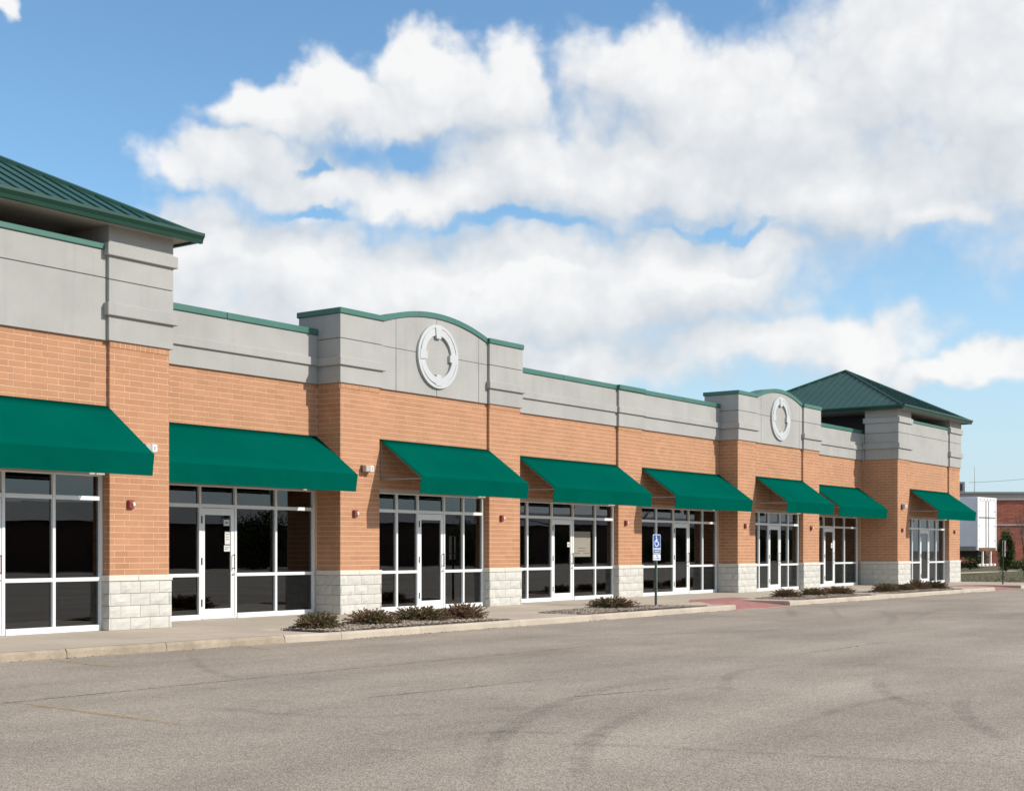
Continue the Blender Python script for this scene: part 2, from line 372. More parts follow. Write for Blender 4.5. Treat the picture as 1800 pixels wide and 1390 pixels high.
# ------------------------------------------------------------------ the building
B = empty('strip_mall', (33, 0, 0), 'long one-storey orange brick and grey stucco shopping strip with green trim', 'building')
ZB, ZC, ZBR, ZH = .813, .915, 4.80, 2.70      # block top, cap top, brick top, storefront head
CH = (ZBR-ZC)/38
bricks = []                                     # (x0,x1,y0,y1,z0,z1,face)
blocks = []
def brick_face(axis, plane, a0, a1, z0, z1, soldier=False, phase=0):
    """axis 'y': front face at y=plane, a along x; axis 'x': left face at x=plane, a along y"""
    LB, J = .3048, .0125
    k0 = int(round((z0-ZC)/CH)); k1 = int(round((z1-ZC)/CH))
    for k in range(k0, k1):
        za, zb = ZC+k*CH, ZC+(k+1)*CH
        if soldier and k == k1-1:
            n = max(1, int(round((a1-a0)/.105)))
            q_ = (a0+.002, a1-.002, plane-.013, plane+.02) if axis == 'y' else (plane-.013, plane+.02, a0+.002, a1-.002)
            box('rowlock_bed', q_[0], q_[1], q_[2], q_[3], za+.002, zb-.002, 'mortar', B)
            for i in range(n):
                p, q = a0+(a1-a0)*i/n, a0+(a1-a0)*(i+1)/n
                bricks.append((axis, plane-.016, p+J/2, q-J/2, za+J/2, zb-J*.2))
            continue
        off = (0, LB/3)[k % 2]+phase
        p = a0-((a0-off) % LB) if True else a0
        while p < a1-.01:
            q = p+LB; pa, qa = max(p, a0), min(q, a1)
            if qa-pa > .03: bricks.append((axis, plane-random.uniform(0, .0022), pa+J/2, qa-J/2, za+J/2, zb-J/2))
            p = q
def block_face(axis, plane, a0, a1, phase=0):
    LB, H, J = .4064, ZB/4, .008
    for k in range(4):
        off = (0, LB/2)[k % 2]+phase
        p = a0-((a0-off) % LB)
        while p < a1-.01:
            q = p+LB; pa, qa = max(p, a0), min(q, a1)
            if qa-pa > .03: blocks.append((axis, plane, pa+J/2, qa-J/2, k*H+J/2, (k+1)*H-J/2))
            p = q
# joints of coping so that the metal runs in lengths
def coping_run(x0, x1, yf, z0, z1, yb=None, step=3.05, cornice=.03, left_end=False):
    n = max(1, int(round((x1-x0)/step))); yb = yb if yb else yf+.34
    for i in range(n):
        a, b = x0+(x1-x0)*i/n, x0+(x1-x0)*(i+1)/n
        box('parapet_coping', a+.002, b-.002, yf-cornice, yb, z0, z1, 'coping', B, .012)
def stucco_face(x0, x1, yf, yb, zs, left=0, right=0, xcuts=()):
    """stucco panels between the levels zs, joints recessed 14 mm"""
    xs = [x0-left]+list(xcuts)+[x1+right]
    for a, b in zip(xs, xs[1:]):
        for p, q in zip(zs, zs[1:]):
            box('stucco_panel', a+(.006 if a != xs[0] else 0), b-(.006 if b != xs[-1] else 0), yf, yb, p+(.006 if p != zs[0] else 0), q-(.006 if q != zs[-1] else 0), 'stucco', B, .006)
SP = .05   # stucco stands proud of the brick
def band(x0, x1, yf, yb, z0, z1, left=.06, right=.06, proj=.06):
    box('band_moulding', x0-left, x1+right, yf-proj, yb, z0, z1, 'stucco', B, .01)
def pier(x0, x1, yf, yback_left, top, kind, y_store):
    """brick pier: split-face base, cap stone, brick shaft with a rowlock course, stucco above"""
    core_b = max(yback_left, y_store)+.25
    box('brick_wall', x0+.003, x1-.003, yf+.003, core_b, 0, ZBR, 'mortar', B)
    box('block_base', x0-.012, x1+.012, yf-.012, core_b-.01, .002, ZB-.002, 'stonejoint', B)
    block_face('y', yf-.03, x0-.03, x1+.03, phase=x0)
    block_face('x', x0-.03, yf-.03, yback_left if kind != 'thin' else y_store, phase=yf+.2)
    n = 2 if x1-x0 > 1 else 1
    mid = x0+(x1-x0)*.45
    box('cap_stone', x0-.045, mid-.002, yf-.045, max(yback_left, y_store)-.001, ZB+.004, ZC-.002, 'capstone', B, .008)
    box('cap_stone', mid+.002, x1+.045, yf-.045, max(y_store, yf+.2)-.002, ZB+.004, ZC-.002, 'capstone', B, .008)
    brick_face('y', yf, x0, x1, ZC, ZBR, soldier=True, phase=x0)
    brick_face('x', x0, yf+.012, yback_left if kind != 'thin' else y_store, ZC, ZBR, soldier=(kind != 'thin'), phase=yf)

TW = dict(A=(8.45, 9.72, 14.45, 15.70), G=(50.72, 52.0, 56.65, 58.0))
YT, YB, YS = 0.0, .80, 1.45
def wall_above(x0, x1, yf, z0=ZH):
    zq = ZC+round((z0-ZC)/CH)*CH
    box('brick_wall', x0, x1, yf+.003, yf+.40, zq, ZBR, 'mortar', B)
    brick_face('y', yf, x0, x1, zq, ZBR, phase=.1)
    box('lintel', x0+.01, x1-.01, yf+.02, yf+.38, zq-.075, zq-.001, 'farbeige', B)
    return zq
# towers
def tower(key):
    a, b, c, d = TW[key]
    yw = YT+.065
    pier(a, b, YT, YS+.02, 6.75, 'full', .17); pier(c, d, YT, yw, 6.75, 'thin', .17)
    wall_above(b, c, yw)
    stucco_face(b, c, yw-SP, yw+.32, (ZBR, 5.83, 6.29))
    coping_run(b+.004, c-.004, yw-SP, 6.29, 6.39, yb=yw+.36)
    DEP = 7.2
    for (p, q) in ((a, b), (c, d)):
        stucco_face(p, q, YT-SP, YT+1.28, (ZBR, 5.81, 6.74), left=SP, right=SP)
        for z0, z1 in ((5.21, 5.42), (6.20, 6.40)):
            band(p-SP, q+SP, YT-SP, YT+1.28+.06, z0, z1, .06, .06)
        # rear corner piers carry the roof too
        box('stucco_panel', p-SP, q+SP, YT+DEP-1.28, YT+DEP, 4.9, 6.74, 'stucco', B, .006)
    # side walls of the tower below the roof line
    for x in (a, d-.3):
        box('stucco_panel', x-(SP if x == a else 0), x+.3+(SP if x != a else 0), YT+1.30, YT+DEP-1.29, ZBR, 5.81, 'stucco', B)
    box('tower_dark_core', a+1.5, d-1.5, YT+1.6, YT+DEP-1.6, 5.4, 6.70, 'dark', B)  # black box stands in for the darkness inside the open tower top
    # brick side wall of the tower behind its corner, down to the section roof
    box('brick_wall', a+.01, a+.35, YT+.5, YT+DEP, .05, ZBR-.003, 'mortar', B)
    # hip roof
    o = .26; x0, x1, y0, y1 = a-SP-o, d+SP+o, YT-SP-o, YT+DEP+o
    cx, cy = (x0+x1)/2, (y0+y1)/2; ze, za = 6.80, 8.78
    rf = MB()
    vs = [(x0, y0, ze), (x1, y0, ze), (x1, y1, ze), (x0, y1, ze), (cx, cy, za)]
    vs += [(x, y, z-.06) for x, y, z in vs]
    rf.add(vs, [(0, 1, 4), (1, 2, 4), (2, 3, 4), (3, 0, 4), (6, 5, 9), (7, 6, 9), (8, 7, 9), (5, 8, 9), (0, 5, 6, 1), (1, 6, 7, 2), (2, 7, 8, 3), (3, 8, 5, 0)])
    roof = rf.build('hip_roof', 'roofgreen', B, (cx, cy, ze))
    # standing seams, perpendicular to each eave, each a rib of its own
    corners = [Vector(v) for v in vs[:4]]; ap = Vector(vs[4])
    for i in range(4):
        p, q = corners[i], corners[(i+1) % 4]; L_ = (q-p).length; u = (q-p)/L_; n = int(L_/.30)
        mid = (p+q)/2; up = (ap-mid); nrm = u.cross(up).normalized()
        for j in range(1, n):
            t = j/n; s0 = p+u*(L_*t); k = 1-abs(2*t-1)
            e = s0+up*k
            mb = MB(); w = .010; h = .026
            A = [s0-u*w, s0+u*w, e+u*w, e-u*w]
            mb.add([v+nrm*.002 for v in A]+[v+nrm*h for v in A], [(0, 1, 2, 3), (7, 6, 5, 4), (0, 4, 5, 1), (1, 5, 6, 2), (2, 6, 7, 3), (3, 7, 4, 0)])
            mb.build('roof_seam', 'roofgreen', roof, tuple(s0))
    for i in range(4):   # hip caps
        mb = MB(); mb.tube(corners[i]+Vector((0, 0, .01)), ap+Vector((0, 0, .02)), .055, .055, 6); mb.build('hip_cap', 'roofgreen', roof, tuple(corners[i]))
    # eave gutter round the roof, soffit under it
    g = .12
    for nm, (ax, bx, ay, by) in dict(f=(x0-g, x1+g, y0-g, y0), b=(x0-g, x1+g, y1, y1+g), l=(x0-g, x0, y0+.001, y1-.001), r=(x1, x1+g, y0+.001, y1-.001)).items():
        mb = MB()
        if nm in 'fb':
            s = -1 if nm == 'f' else 1; yy = y0 if nm == 'f' else y1
            pr = [(yy, 6.66), (yy+s*.06, 6.66), (yy+s*.075, 6.72), (yy+s*g, 6.78), (yy+s*g, 6.83), (yy+s*(g-.02), 6.83), (yy, 6.74)]
            mb.prism(pr, ax, bx, 'x')
        else:
            s = -1 if nm == 'l' else 1; xx = x0 if nm == 'l' else x1
            pr = [(xx, 6.66), (xx+s*.06, 6.66), (xx+s*.075, 6.72), (xx+s*g, 6.78), (xx+s*g, 6.83), (xx+s*(g-.02), 6.83), (xx, 6.74)]
            mb.prism(pr, ay, by, 'y')
        mb.build('gutter', 'guttergreen', B, ((ax+bx)/2, (ay+by)/2, 6.7))
    box('soffit', x0+.005, x1-.005, y0+.005, y1-.005, 6.70, 6.738, 'soffit', B)
tower('A'); tower('G')
# bumps with an arched parapet and a ring emblem
def bump(a, b, c, d):
    yw = YB+.065
    pier(a, b, YB, YS+.02, 6.2, 'full', .95); pier(c, d, YB, yw, 6.2, 'thin', .95)
    wall_above(b, c, yw)
    for i, (p, q) in enumerate(((a, b), (c, d))):
        yb_ = YS+.5 if i == 0 else YS+.5
        stucco_face(p, q, YB-SP, yb_, (ZBR, 5.72, 6.23), left=SP, right=SP)
        band(p-SP, q+SP, YB-SP, yb_-.02, 5.16, 5.33, .055, .055, .055)
        box('parapet_coping', p-SP-.03, q+SP+.02, YB-SP-.03, yb_+.04, 6.23, 6.35, 'coping', B, .012)
    # arched centre, in panels divided by joints
    x0, x1 = b+SP, c-SP; xm = (b+c)/2; yf = yw-SP; yb_ = yw+.35
    def top(x): return 6.22+.33*max(0, 1-((x-xm)/((x1-x0)/2))**2)
    cuts = [x0, xm-1.40, xm, xm+1.56 if xm+1.56 < x1-.2 else x1-.3, x1]
    for p, q in zip(cuts, cuts[1:]):
        p2, q2 = p+(.006 if p != x0 else 0), q-(.006 if q != x1 else 0)
        box('stucco_panel', p2, q2, yf, yb_, ZBR, 5.714, 'stucco', B, .006)
        mb = MB(); n = 10; poly = [(p2, 5.726), (q2, 5.726)]+[(q2+(p2-q2)*i/n, top(q2+(p2-q2)*i/n)) for i in range(n+1)]
        mb.prism(poly, yf, yb_, 'y'); mb.build('stucco_panel', 'stucco', B, ((p+q)/2, yf, 5.8))
    box('joint_backing', x0+.02, x1-.02, yf+.016, yb_-.02, ZBR+.02, 6.16, 'stuccogap', B)
    n = 6
    for j in range(3):
        mb = MB(); xa, xb = x0+(x1-x0)*j/3+.002, x0+(x1-x0)*(j+1)/3-.002
        pts = [xa+(xb-xa)*i/n for i in range(n+1)]
        poly = [(x, top(x)+.002) for x in pts]+[(x, top(x)+.118) for x in reversed(pts)]
        mb.prism(poly, yf-.03, yb_+.04, 'y'); mb.build('parapet_coping', 'coping', B, ((xa+xb)/2, yf, 6.4))
    # ring emblem
    zc = 5.69; ye = yf
    def arc(r0, r1, t0, t1, y0, y1, mb, n):
        P_ = []
        for i in range(n+1):
            t = t0+(t1-t0)*i/n; P_.append((math.cos(t), math.sin(t)))
        for (c0, s0), (c1, s1) in zip(P_, P_[1:]):
            vs = []
            for yy in (y0, y1):
                vs += [(xm+c0*r0, yy, zc+s0*r0), (xm+c0*r1, yy, zc+s0*r1), (xm+c1*r1, yy, zc+s1*r1), (xm+c1*r0, yy, zc+s1*r0)]
            mb.add(vs, [(0, 1, 2, 3), (7, 6, 5, 4), (1, 5, 6, 2), (3, 7, 4, 0)])
    mb = MB(); mb.prism([(xm+.56*math.cos(2*math.pi*i/48), zc+.56*math.sin(2*math.pi*i/48)) for i in range(48)], yf-.0015, yf+.02, 'y'); mb.build('stucco_panel', 'stucco', B, (xm, yf, zc))
    root = link('ring_emblem', None, None, B, (xm, ye, zc)); root.empty_display_size = .1
    mb = MB(); arc(.485, .715, 0, 2*math.pi, ye-.048, ye-.001, mb, 72); mb.build('ring', 'emblem', root, (xm, ye, zc))
    mb = MB(); arc(.645, .715, 0, 2*math.pi, ye-.060, ye-.0485, mb, 72); mb.build('rim', 'emblem', root, (xm, ye, zc))
    for q in range(4):
        t = math.pi/2*q
        mb = MB(); n = 12   # one quarter blade that thickens into its lug
        lug = [(.44, .10), (.70, .12)]
        ca, sa = math.cos(t), math.sin(t)
        vs = []
        for yy in (ye-.070, ye-.002):
            for (r, w) in ((.405, -.08), (.405, .08), (.655, .11), (.655, -.11)):
                vs.append((xm+ca*r-sa*w, yy, zc+sa*r+ca*w))
        mb.add(vs, [(0, 1, 2, 3), (7, 6, 5, 4), (0, 4, 5, 1), (1, 5, 6, 2), (2, 6, 7, 3), (3, 7, 4, 0)])
        mb.build('lug', 'emblem', root, (xm, ye, zc))
        mb = MB()
        P_ = []
        for i in range(n+1):
            f = i/n; tt = t-.16-f*1.15; th = .022*(1-f)
            P_.append((math.cos(tt), math.sin(tt), th))
        for (c0, s0, h0), (c1, s1, h1) in zip(P_, P_[1:]):
            vs = []
            for (cc, ss, hh) in ((c0, s0, h0), (c1, s1, h1)):
                for r in (.475, .625):
                    vs += [(xm+cc*r, ye-.0475, zc+ss*r), (xm+cc*r, ye-.050-hh, zc+ss*r)]
            mb.add(vs, [(1, 3, 7, 5), (0, 1, 5, 4), (2, 6, 7, 3), (0, 2, 3, 1), (4, 5, 7, 6), (0, 4, 6, 2)])
        mb.build('blade', 'emblem', root, (xm, ye, zc))
material('emblem', (.50, .515, .515), .6, var=.03, vscale=3)
B1 = (20.85, 22.07, 25.98, 27.23); B2 = (38.95, 40.20, 43.89, 45.23)
bump(*B1); bump(*B2)
# plain sections
def section(x0, x1, coping=True):
    wall_above(x0, x1, YS)
    xa, xb = x0+SP, x1-SP
    stucco_face(xa, xb, YS-SP, YS+.32, (ZBR, 5.82))
    band(xa, xb, YS-SP, YS+.3, 5.175, 5.345, 0, 0, .05)
    coping_run(xa, xb-.002, YS-SP, 5.82, 5.95)
PX = (32.76, 34.04)
section(15.70, B1[0]); section(B1[3], PX[0]); section(PX[1], B2[0]); section(B2[3], TW['G'][0])
yp = YS-.07
pier(PX[0], PX[1], yp, YS, 5.9, 'thin', 1.52)
stucco_face(PX[0], PX[1], yp-SP, YS+.32, (ZBR, 5.82), left=SP, right=SP)
band(PX[0]-SP, PX[1]+SP, yp-SP, YS+.3, 5.175, 5.345, .05, .05, .05)
box('parapet_coping', PX[0]-SP-.03, PX[1]+SP+.03, yp-SP-.05, YS+.36, 5.822, 5.955, 'coping', B, .012)
# roof deck, rear and end walls, floor and inside
box('flat_roof', 8.9, 57.6, 1.86, 19.9, 5.30, 5.45, 'fargrey', B)
box('rear_wall', 8.5, 57.95, 20, 20.3, 0, 5.7, 'mortar', B)
box('end_wall', 57.62, 57.95, 1.3, 20, 0, 4.78, 'mortar', B)
box('end_wall', 8.5, 8.83, 1.3, 20, 0, 4.78, 'mortar', B)
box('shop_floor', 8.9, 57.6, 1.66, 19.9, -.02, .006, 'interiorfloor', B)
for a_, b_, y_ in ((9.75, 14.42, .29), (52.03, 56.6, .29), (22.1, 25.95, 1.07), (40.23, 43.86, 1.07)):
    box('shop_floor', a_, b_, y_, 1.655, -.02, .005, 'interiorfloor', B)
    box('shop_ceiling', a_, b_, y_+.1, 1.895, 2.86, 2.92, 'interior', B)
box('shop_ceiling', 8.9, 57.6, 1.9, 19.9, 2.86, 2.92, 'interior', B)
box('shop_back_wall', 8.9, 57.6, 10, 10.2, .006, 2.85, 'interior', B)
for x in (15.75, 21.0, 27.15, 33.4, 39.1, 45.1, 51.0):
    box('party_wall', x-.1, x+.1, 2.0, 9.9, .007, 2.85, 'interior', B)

# ------------------------------------------------------------------ storefronts
def storefront(xs, y, door, left_jamb=True, papers=None):
    x0, x1 = xs[0], xs[-1]; W = .055; D0, D1 = y, y+.11
    zsill, zm, zt = .10, .855, 2.19
    mb = MB()
    mb.box(x0, x0+W, D0, D1, .005, ZH-.09); mb.box(x1-W, x1, D0, D1, .005, ZH-.09)
    dl, dr = xs[door], xs[door+1]
    if dl > x0+.01: mb.box(x0+W, dl-W/2, D0-.02, D1, .004, zsill)
    if dr < x1-.01: mb.box(dr+W/2, x1-W, D0-.02, D1, .004, zsill)
    mb.box(x0+W, x1-W, D0, D1, ZH-.145, ZH-.09)
    win = mb.build('storefront_window', 'aluminium', B, ((x0+x1)/2, y, 0))
    for x in xs[1:-1]:
        box('mullion', x-W/2, x+W/2, D0+.001, D1-.001, .004, ZH-.146, 'aluminium', win, .004)
    for i in range(len(xs)-1):
        a = xs[i]+(W if i == 0 else W/2); b = xs[i+1]-(W if i == len(xs)-2 else W/2)
        box('rail', a+.001, b-.001, D0+.004, D1-.004, zt-.035, zt+.035, 'aluminium', win, .004)
        box('pane', a-.01, b+.01, y+.05, y+.058, zt+.03, ZH-.14, 'glass', win)
        if i != door:
            box('rail', a+.001, b-.001, D0+.004, D1-.004, zm-.032, zm+.032, 'aluminium', win, .004)
            box('pane', a-.01, b+.01, y+.05, y+.058, zm+.028, zt-.03, 'glass', win)
            box('pane', a-.01, b+.01, y+.05, y+.058, zsill-.01, zm-.028, 'glass', win)
        else:
            a += .008; b -= .008; zt_ = zt-.045
            mb = MB(); st = .085
            mb.box(a, a+st, y+.012, y+.062, .022, zt_); mb.box(b-st, b, y+.012, y+.062, .022, zt_)
            mb.box(a+st, b-st, y+.012, y+.062, .022, .20); mb.box(a+st, b-st, y+.012, y+.062, zt_-.13, zt_)
            dr_ = mb.build('door', 'aluminium', B, ((a+b)/2, y, 0))
            box('pane', a+st-.01, b-st+.01, y+.034, y+.041, .195, zt_-.125, 'glass', dr_)
            for z in (.32, 1.12, 1.92): box('hinge', a-.018, a+.012, y-.008, y+.012, z-.07, z+.07, 'dark', dr_)
            m2 = MB(); m2.tube((a+st, y+.12, 1.10), (b-st-.05, y+.12, 1.10), .014, .014, 8); m2.box(b-st-.32, b-st-.08, y+.085, y+.135, 1.06, 1.15)
            m2.build('push_bar', 'steel', dr_, ((a+b)/2, y+.1, 1.1))
            m2 = MB(); m2.tube((b-st*.45, y+.012, .86), (b-st*.45, y-.008, .86), .022, .022, 10); m2.build('lock_cylinder', 'steel', dr_, (b-st*.45, y, .86))
            m2 = MB(); xx = b-st*.45
            m2.tube((xx, y+.012, .98), (xx, y-.045, .98), .009, .009, 6); m2.tube((xx, y+.012, 1.24), (xx, y-.045, 1.24), .009, .009, 6); m2.tube((xx, y-.045, .96), (xx, y-.045, 1.26), .011, .011, 8)
            m2.build('pull_handle', 'bronze', dr_, (xx, y-.03, 1.1))
            box('threshold', a, b, y-.02, y+.09, .007, .018, 'aluminium', dr_)
    return win
SF = [([10.0, 10.85, 11.7, 12.62, 13.54, 14.44], .22, 2), ([15.80, 16.75, 17.80, 18.71, 19.81, 20.84], 1.60, 2),
      ([22.12, 23.01, 23.75, 24.71, 25.46, 25.96], 1.05, 2), ([27.55, 28.69, 29.80, 30.81, 31.92, 32.75], 1.60, 2),
      ([34.08, 35.32, 36.39, 37.35, 38.42, 38.94], 1.60, 2), ([40.25, 41.26, 41.99, 42.88, 43.65, 43.87], 1.05, 2),
      ([45.6, 46.5, 47.55, 48.50, 49.47, 50.55], 1.60, 2), ([52.05, 53.32, 54.24, 55.25, 56.15, 56.63], .22, 2)]
SF[2][0][1:] = [22.94, 23.66, 24.60, 25.32, 25.96]; SF[4][0][1:] = [35.28, 36.3, 37.26, 38.15, 38.94]
SF[5][0][1:] = [41.0, 41.72, 42.60, 43.24, 43.87]; SF[7][0][1:] = [52.95, 53.85, 54.85, 55.72, 56.63]
YN = {.22: .17, 1.05: .95, 1.60: 1.52}
for xs, y, dr in SF:
    k = (YN[y]-CAMY)/(y-CAMY); storefront([xs[0]]+[q*k for q in xs[1:-1]]+[xs[-1]], YN[y], dr)
# brick jambs beside storefronts that do not fill their bay
box('jamb', 27.25, 27.54, 1.46, 1.80, 0, ZH-.1, 'mortar', B); box('jamb', 45.25, 45.59, 1.46, 1.80, 0, ZH-.1, 'mortar', B)

# ------------------------------------------------------------------ bricks and blocks: the largest singly, the rest in one part
aw_zone = [(8, 14.6, .1), (15.7, 20.9, 1.4), (22.0, 26.0, .9), (27.9, 32.8, 1.4), (34, 39, 1.4), (40.2, 44, .9), (46.5, 50.4, 1.4), (52, 56.7, .1)]
def hidden(x, y, z):
    px, py, _ = proj(x, y, z)
    for a, b, yy in aw_zone:
        p0 = proj(a, yy, 3.72); p1 = proj(b, yy, 3.72); q0 = proj(a, yy-1.2, 2.53); q1 = proj(b, yy-1.2, 2.53)
        # inside quad p0 p1 q1 q0 ?
        poly = [p0, p1, q1, q0]; ins = True
        for i in range(4):
            x1, y1 = poly[i][:2]; x2, y2 = poly[(i+1) % 4][:2]
            if (x2-x1)*(py-y1)-(y2-y1)*(px-x1) < 0: ins = False
        if ins: return True
    return False
def score(b):
    axis, pl, a0, a1, z0, z1 = b
    x, y = ((a0+a1)/2, pl) if axis == 'y' else (pl, (a0+a1)/2)
    if x < 0: return 0
    px, py, dep = proj(x, y, (z0+z1)/2)
    if px < 3 or px > 1797 or py < 0 or dep < 0: return 0
    if hidden(x, y, (z0+z1)/2): return 0
    e0 = proj(a0, pl, z0)[0] if axis == 'y' else proj(pl, a0, z0)[0]
    e1 = proj(a1, pl, z0)[0] if axis == 'y' else proj(pl, a1, z0)[0]
    return abs(e1-e0)*FPX*(z1-z0)/dep
order = sorted(range(len(bricks)), key=lambda i: -score(bricks[i]))
single = set(order[:300])
BM = {}
rest = MB()
for i, (axis, pl, a0, a1, z0, z1) in enumerate(bricks):
    tone = min(1, max(0, random.gauss(.5, .22))); DP = .03
    if random.random() < .04: tone = random.choice((.0, 1.))
    if axis == 'y': q = (a0, a1, pl, pl+DP, z0, z1)
    else: q = (pl, pl+DP, a0, a1, z0, z1)
    if i in single:
        dims = (round(q[1]-q[0], 3), round(q[3]-q[2], 3), round(q[5]-q[4], 3), int(tone*7))
        if dims not in BM:
            mb = MB(); dx, dy, dz = dims[:3]; mb.box(-dx/2, dx/2, -dy/2, dy/2, -dz/2, dz/2, (dims[3]+.5)/8)
            BM[dims] = mb.mesh('brick', tone=True)
        link('brick', BM[dims], None, B, ((q[0]+q[1])/2, (q[2]+q[3])/2, (q[4]+q[5])/2))
    else: rest.box(*q, tone=tone, open_back=(axis == 'y'))
struct(rest.build('brickwork', 'brick', B, (33, 0, 2), tone=True, fix=False), 'stuff')
def rough_block(w, h, tone, seed):
    mb = MB(); nx, nz = max(2, int(w/.09)), 3; D_ = .05
    rnd = random.Random(seed); tilt = rnd.uniform(-.010, .010); tz = rnd.uniform(-.006, .006)
    vs = []; idx = {}
    for i in range(nx+1):
        for j in range(nz+1):
            u, v = i/nx-.5, j/nz-.5
            edge = i in (0, nx) or j in (0, nz)
            d = 0 if edge else -.010+rnd.uniform(-.011, .008)+tilt*u*2+tz*v*2
            idx[i, j] = len(vs); vs.append((u*w, d, v*h))
    fs = [(idx[i, j], idx[i+1, j], idx[i+1, j+1], idx[i, j+1]) for i in range(nx) for j in range(nz)]
    n = len(vs); vs += [(-w/2, D_, -h/2), (w/2, D_, -h/2), (w/2, D_, h/2), (-w/2, D_, h/2)]
    bot = [idx[i, 0] for i in range(nx+1)]; topv = [idx[i, nz] for i in range(nx+1)]
    lef = [idx[0, j] for j in range(nz+1)]; rig = [idx[nx, j] for j in range(nz+1)]
    fs += [tuple([n, n+1]+bot[::-1]), tuple(topv+[n+2, n+3]), tuple([n]+lef+[n+3]), tuple([n+1, n+2]+rig[::-1])]
    mb.add(vs, fs, tone); return mb
BLK = {}
for i, (axis, pl, a0, a1, z0, z1) in enumerate(blocks):
    w, h = round(a1-a0, 2), z1-z0; k = (w, i % 9, axis)
    if k not in BLK:
        mb = rough_block(w-.0005, h, random.uniform(.1, .9), i)
        if axis == 'x': mb.v = [(y, -x, z) for x, y, z in mb.v]
        BLK[k] = mb.mesh('stone', tone=True)
    loc = ((a0+a1)/2, pl, (z0+z1)/2) if axis == 'y' else (pl, (a0+a1)/2, (z0+z1)/2)
    link('stone_block', BLK[k], None, B, loc)

# ------------------------------------------------------------------ awnings
def awning(x0, x1, yw, label, ends=True):
    p = 1.17; zt, zf, zb = 3.72, 2.88, 2.53
    root = empty('awning', ((x0+x1)/2, yw, zb), label, 'awning', 'green awnings over the shopfronts')
    NB = max(1, int(round((x1-x0)/1.4))); n = NB*8; m = 6
    mb = MB(); th = .012; vs = []; rnd = random.Random(int(x0*10))
    for s in (0, 1):
        for i in range(n+1):
            for j in range(m+1):
                f = j/m; x = x0+(x1-x0)*i/n
                sag = -.022*math.sin(math.pi*f)*abs(math.sin(math.pi*i/8))*(.7+.3*math.sin(i//8*2.2+x0))
                vs.append((x, yw-.004-p*f, zt+(zf-zt)*f+sag-s*th))
    st = (n+1)*(m+1); fs = []
    for i in range(n):
        for j in range(m):
            a = i*(m+1)+j; fs.append((a, a+1, a+m+2, a+m+1)); fs.append((st+a, st+a+m+1, st+a+m+2, st+a+1))
    for j in range(m):
        a = j; fs.append((a, st+a, st+a+1, a+1)); a = n*(m+1)+j; fs.append((a, a+1, st+a+1, st+a))
    for i in range(n):
        a = i*(m+1); fs.append((a, a+m+1, st+a+m+1, st+a)); a += m; fs.append((a, st+a, st+a+m+1, a+m+1))
    mb.add(vs, fs); mb.build('canopy', 'awning', root, ((x0+x1)/2, yw-p/2, 3.3), smooth=True)
    mb = MB(); k = max(8, int((x1-x0)/.2)); fr = []; bk = []; vs = []; fs = []
    for i in range(k+1):
        x = x0+(x1-x0)*i/k; w = .045+.006*math.sin(i*1.7+x0*3)+.004*math.sin(i*.61)
        yy = yw-p
        vs += [(x, yy-.012, zf+.004), (x, yy-.012+w, zb), (x, yy-.002, zf+.004), (x, yy-.002+w, zb)]
    for i in range(k):
        a = i*4; fs += [(a, a+1, a+5, a+4), (a+2, a+6, a+7, a+3), (a+1, a+3, a+7, a+5), (a, a+4, a+6, a+2)]
    fs += [(0, 2, 3, 1), (k*4, k*4+1, k*4+3, k*4+2)]
    mb.add(vs, fs); mb.build('valance', 'awning', root, ((x0+x1)/2, yw-p, 2.7))
    r = .013
    def bar(a, b, nm='frame_bar'):
        q = MB(); q.tube(a, b, r, r, 6); q.build(nm, 'framegrey', root, tuple((Vector(a)+Vector(b))/2))
    nb = NB+1
    for i in range(nb):
        x = x0+.06+(x1-x0-.12)*i/(nb-1)
        bar((x, yw-.02, zt-.04), (x, yw-p+.02, zf-.035)); bar((x, yw-.02, zb+.33), (x, yw-p+.02, zf-.04)); bar((x, yw-.016, zb+.30), (x, yw-.016, zt-.03))
    bar((x0+.02, yw-p+.075, zb+.04), (x1-.02, yw-p+.075, zb+.04), 'valance_bar'); bar((x0+.02, yw-.02, zt-.03), (x1-.02, yw-.02, zt-.03), 'head_bar'); bar((x0+.02, yw-p+.022, zf-.03), (x1-.02, yw-p+.022, zf-.03), 'front_bar')
YW = YT+.065
awning(9.80, 14.46, YT+.061, 'large green awning on the near tower, cut off by the left edge of the photo')
awning(15.76, 20.80, YS-.004, 'wide green awning between the near tower and the first arched parapet')
awning(22.12, 26.02, YB+.061, 'green awning under the nearer arched parapet and its large ring emblem')
awning(27.95, 32.72, YS-.004, 'green awning just right of the nearer arch, left of the plain middle pilaster')
awning(34.06, 38.92, YS-.004, 'green awning behind the accessible parking sign, right of the middle pilaster')
awning(40.22, 43.92, YB+.061, 'green awning under the farther arched parapet and its smaller-looking ring emblem')
awning(45.8, 50.4, YS-.004, 'green awning in the corner between the farther arch and the far tower')
awning(52.03, 56.66, YT+.061, 'rightmost green awning, on the front of the far tower')

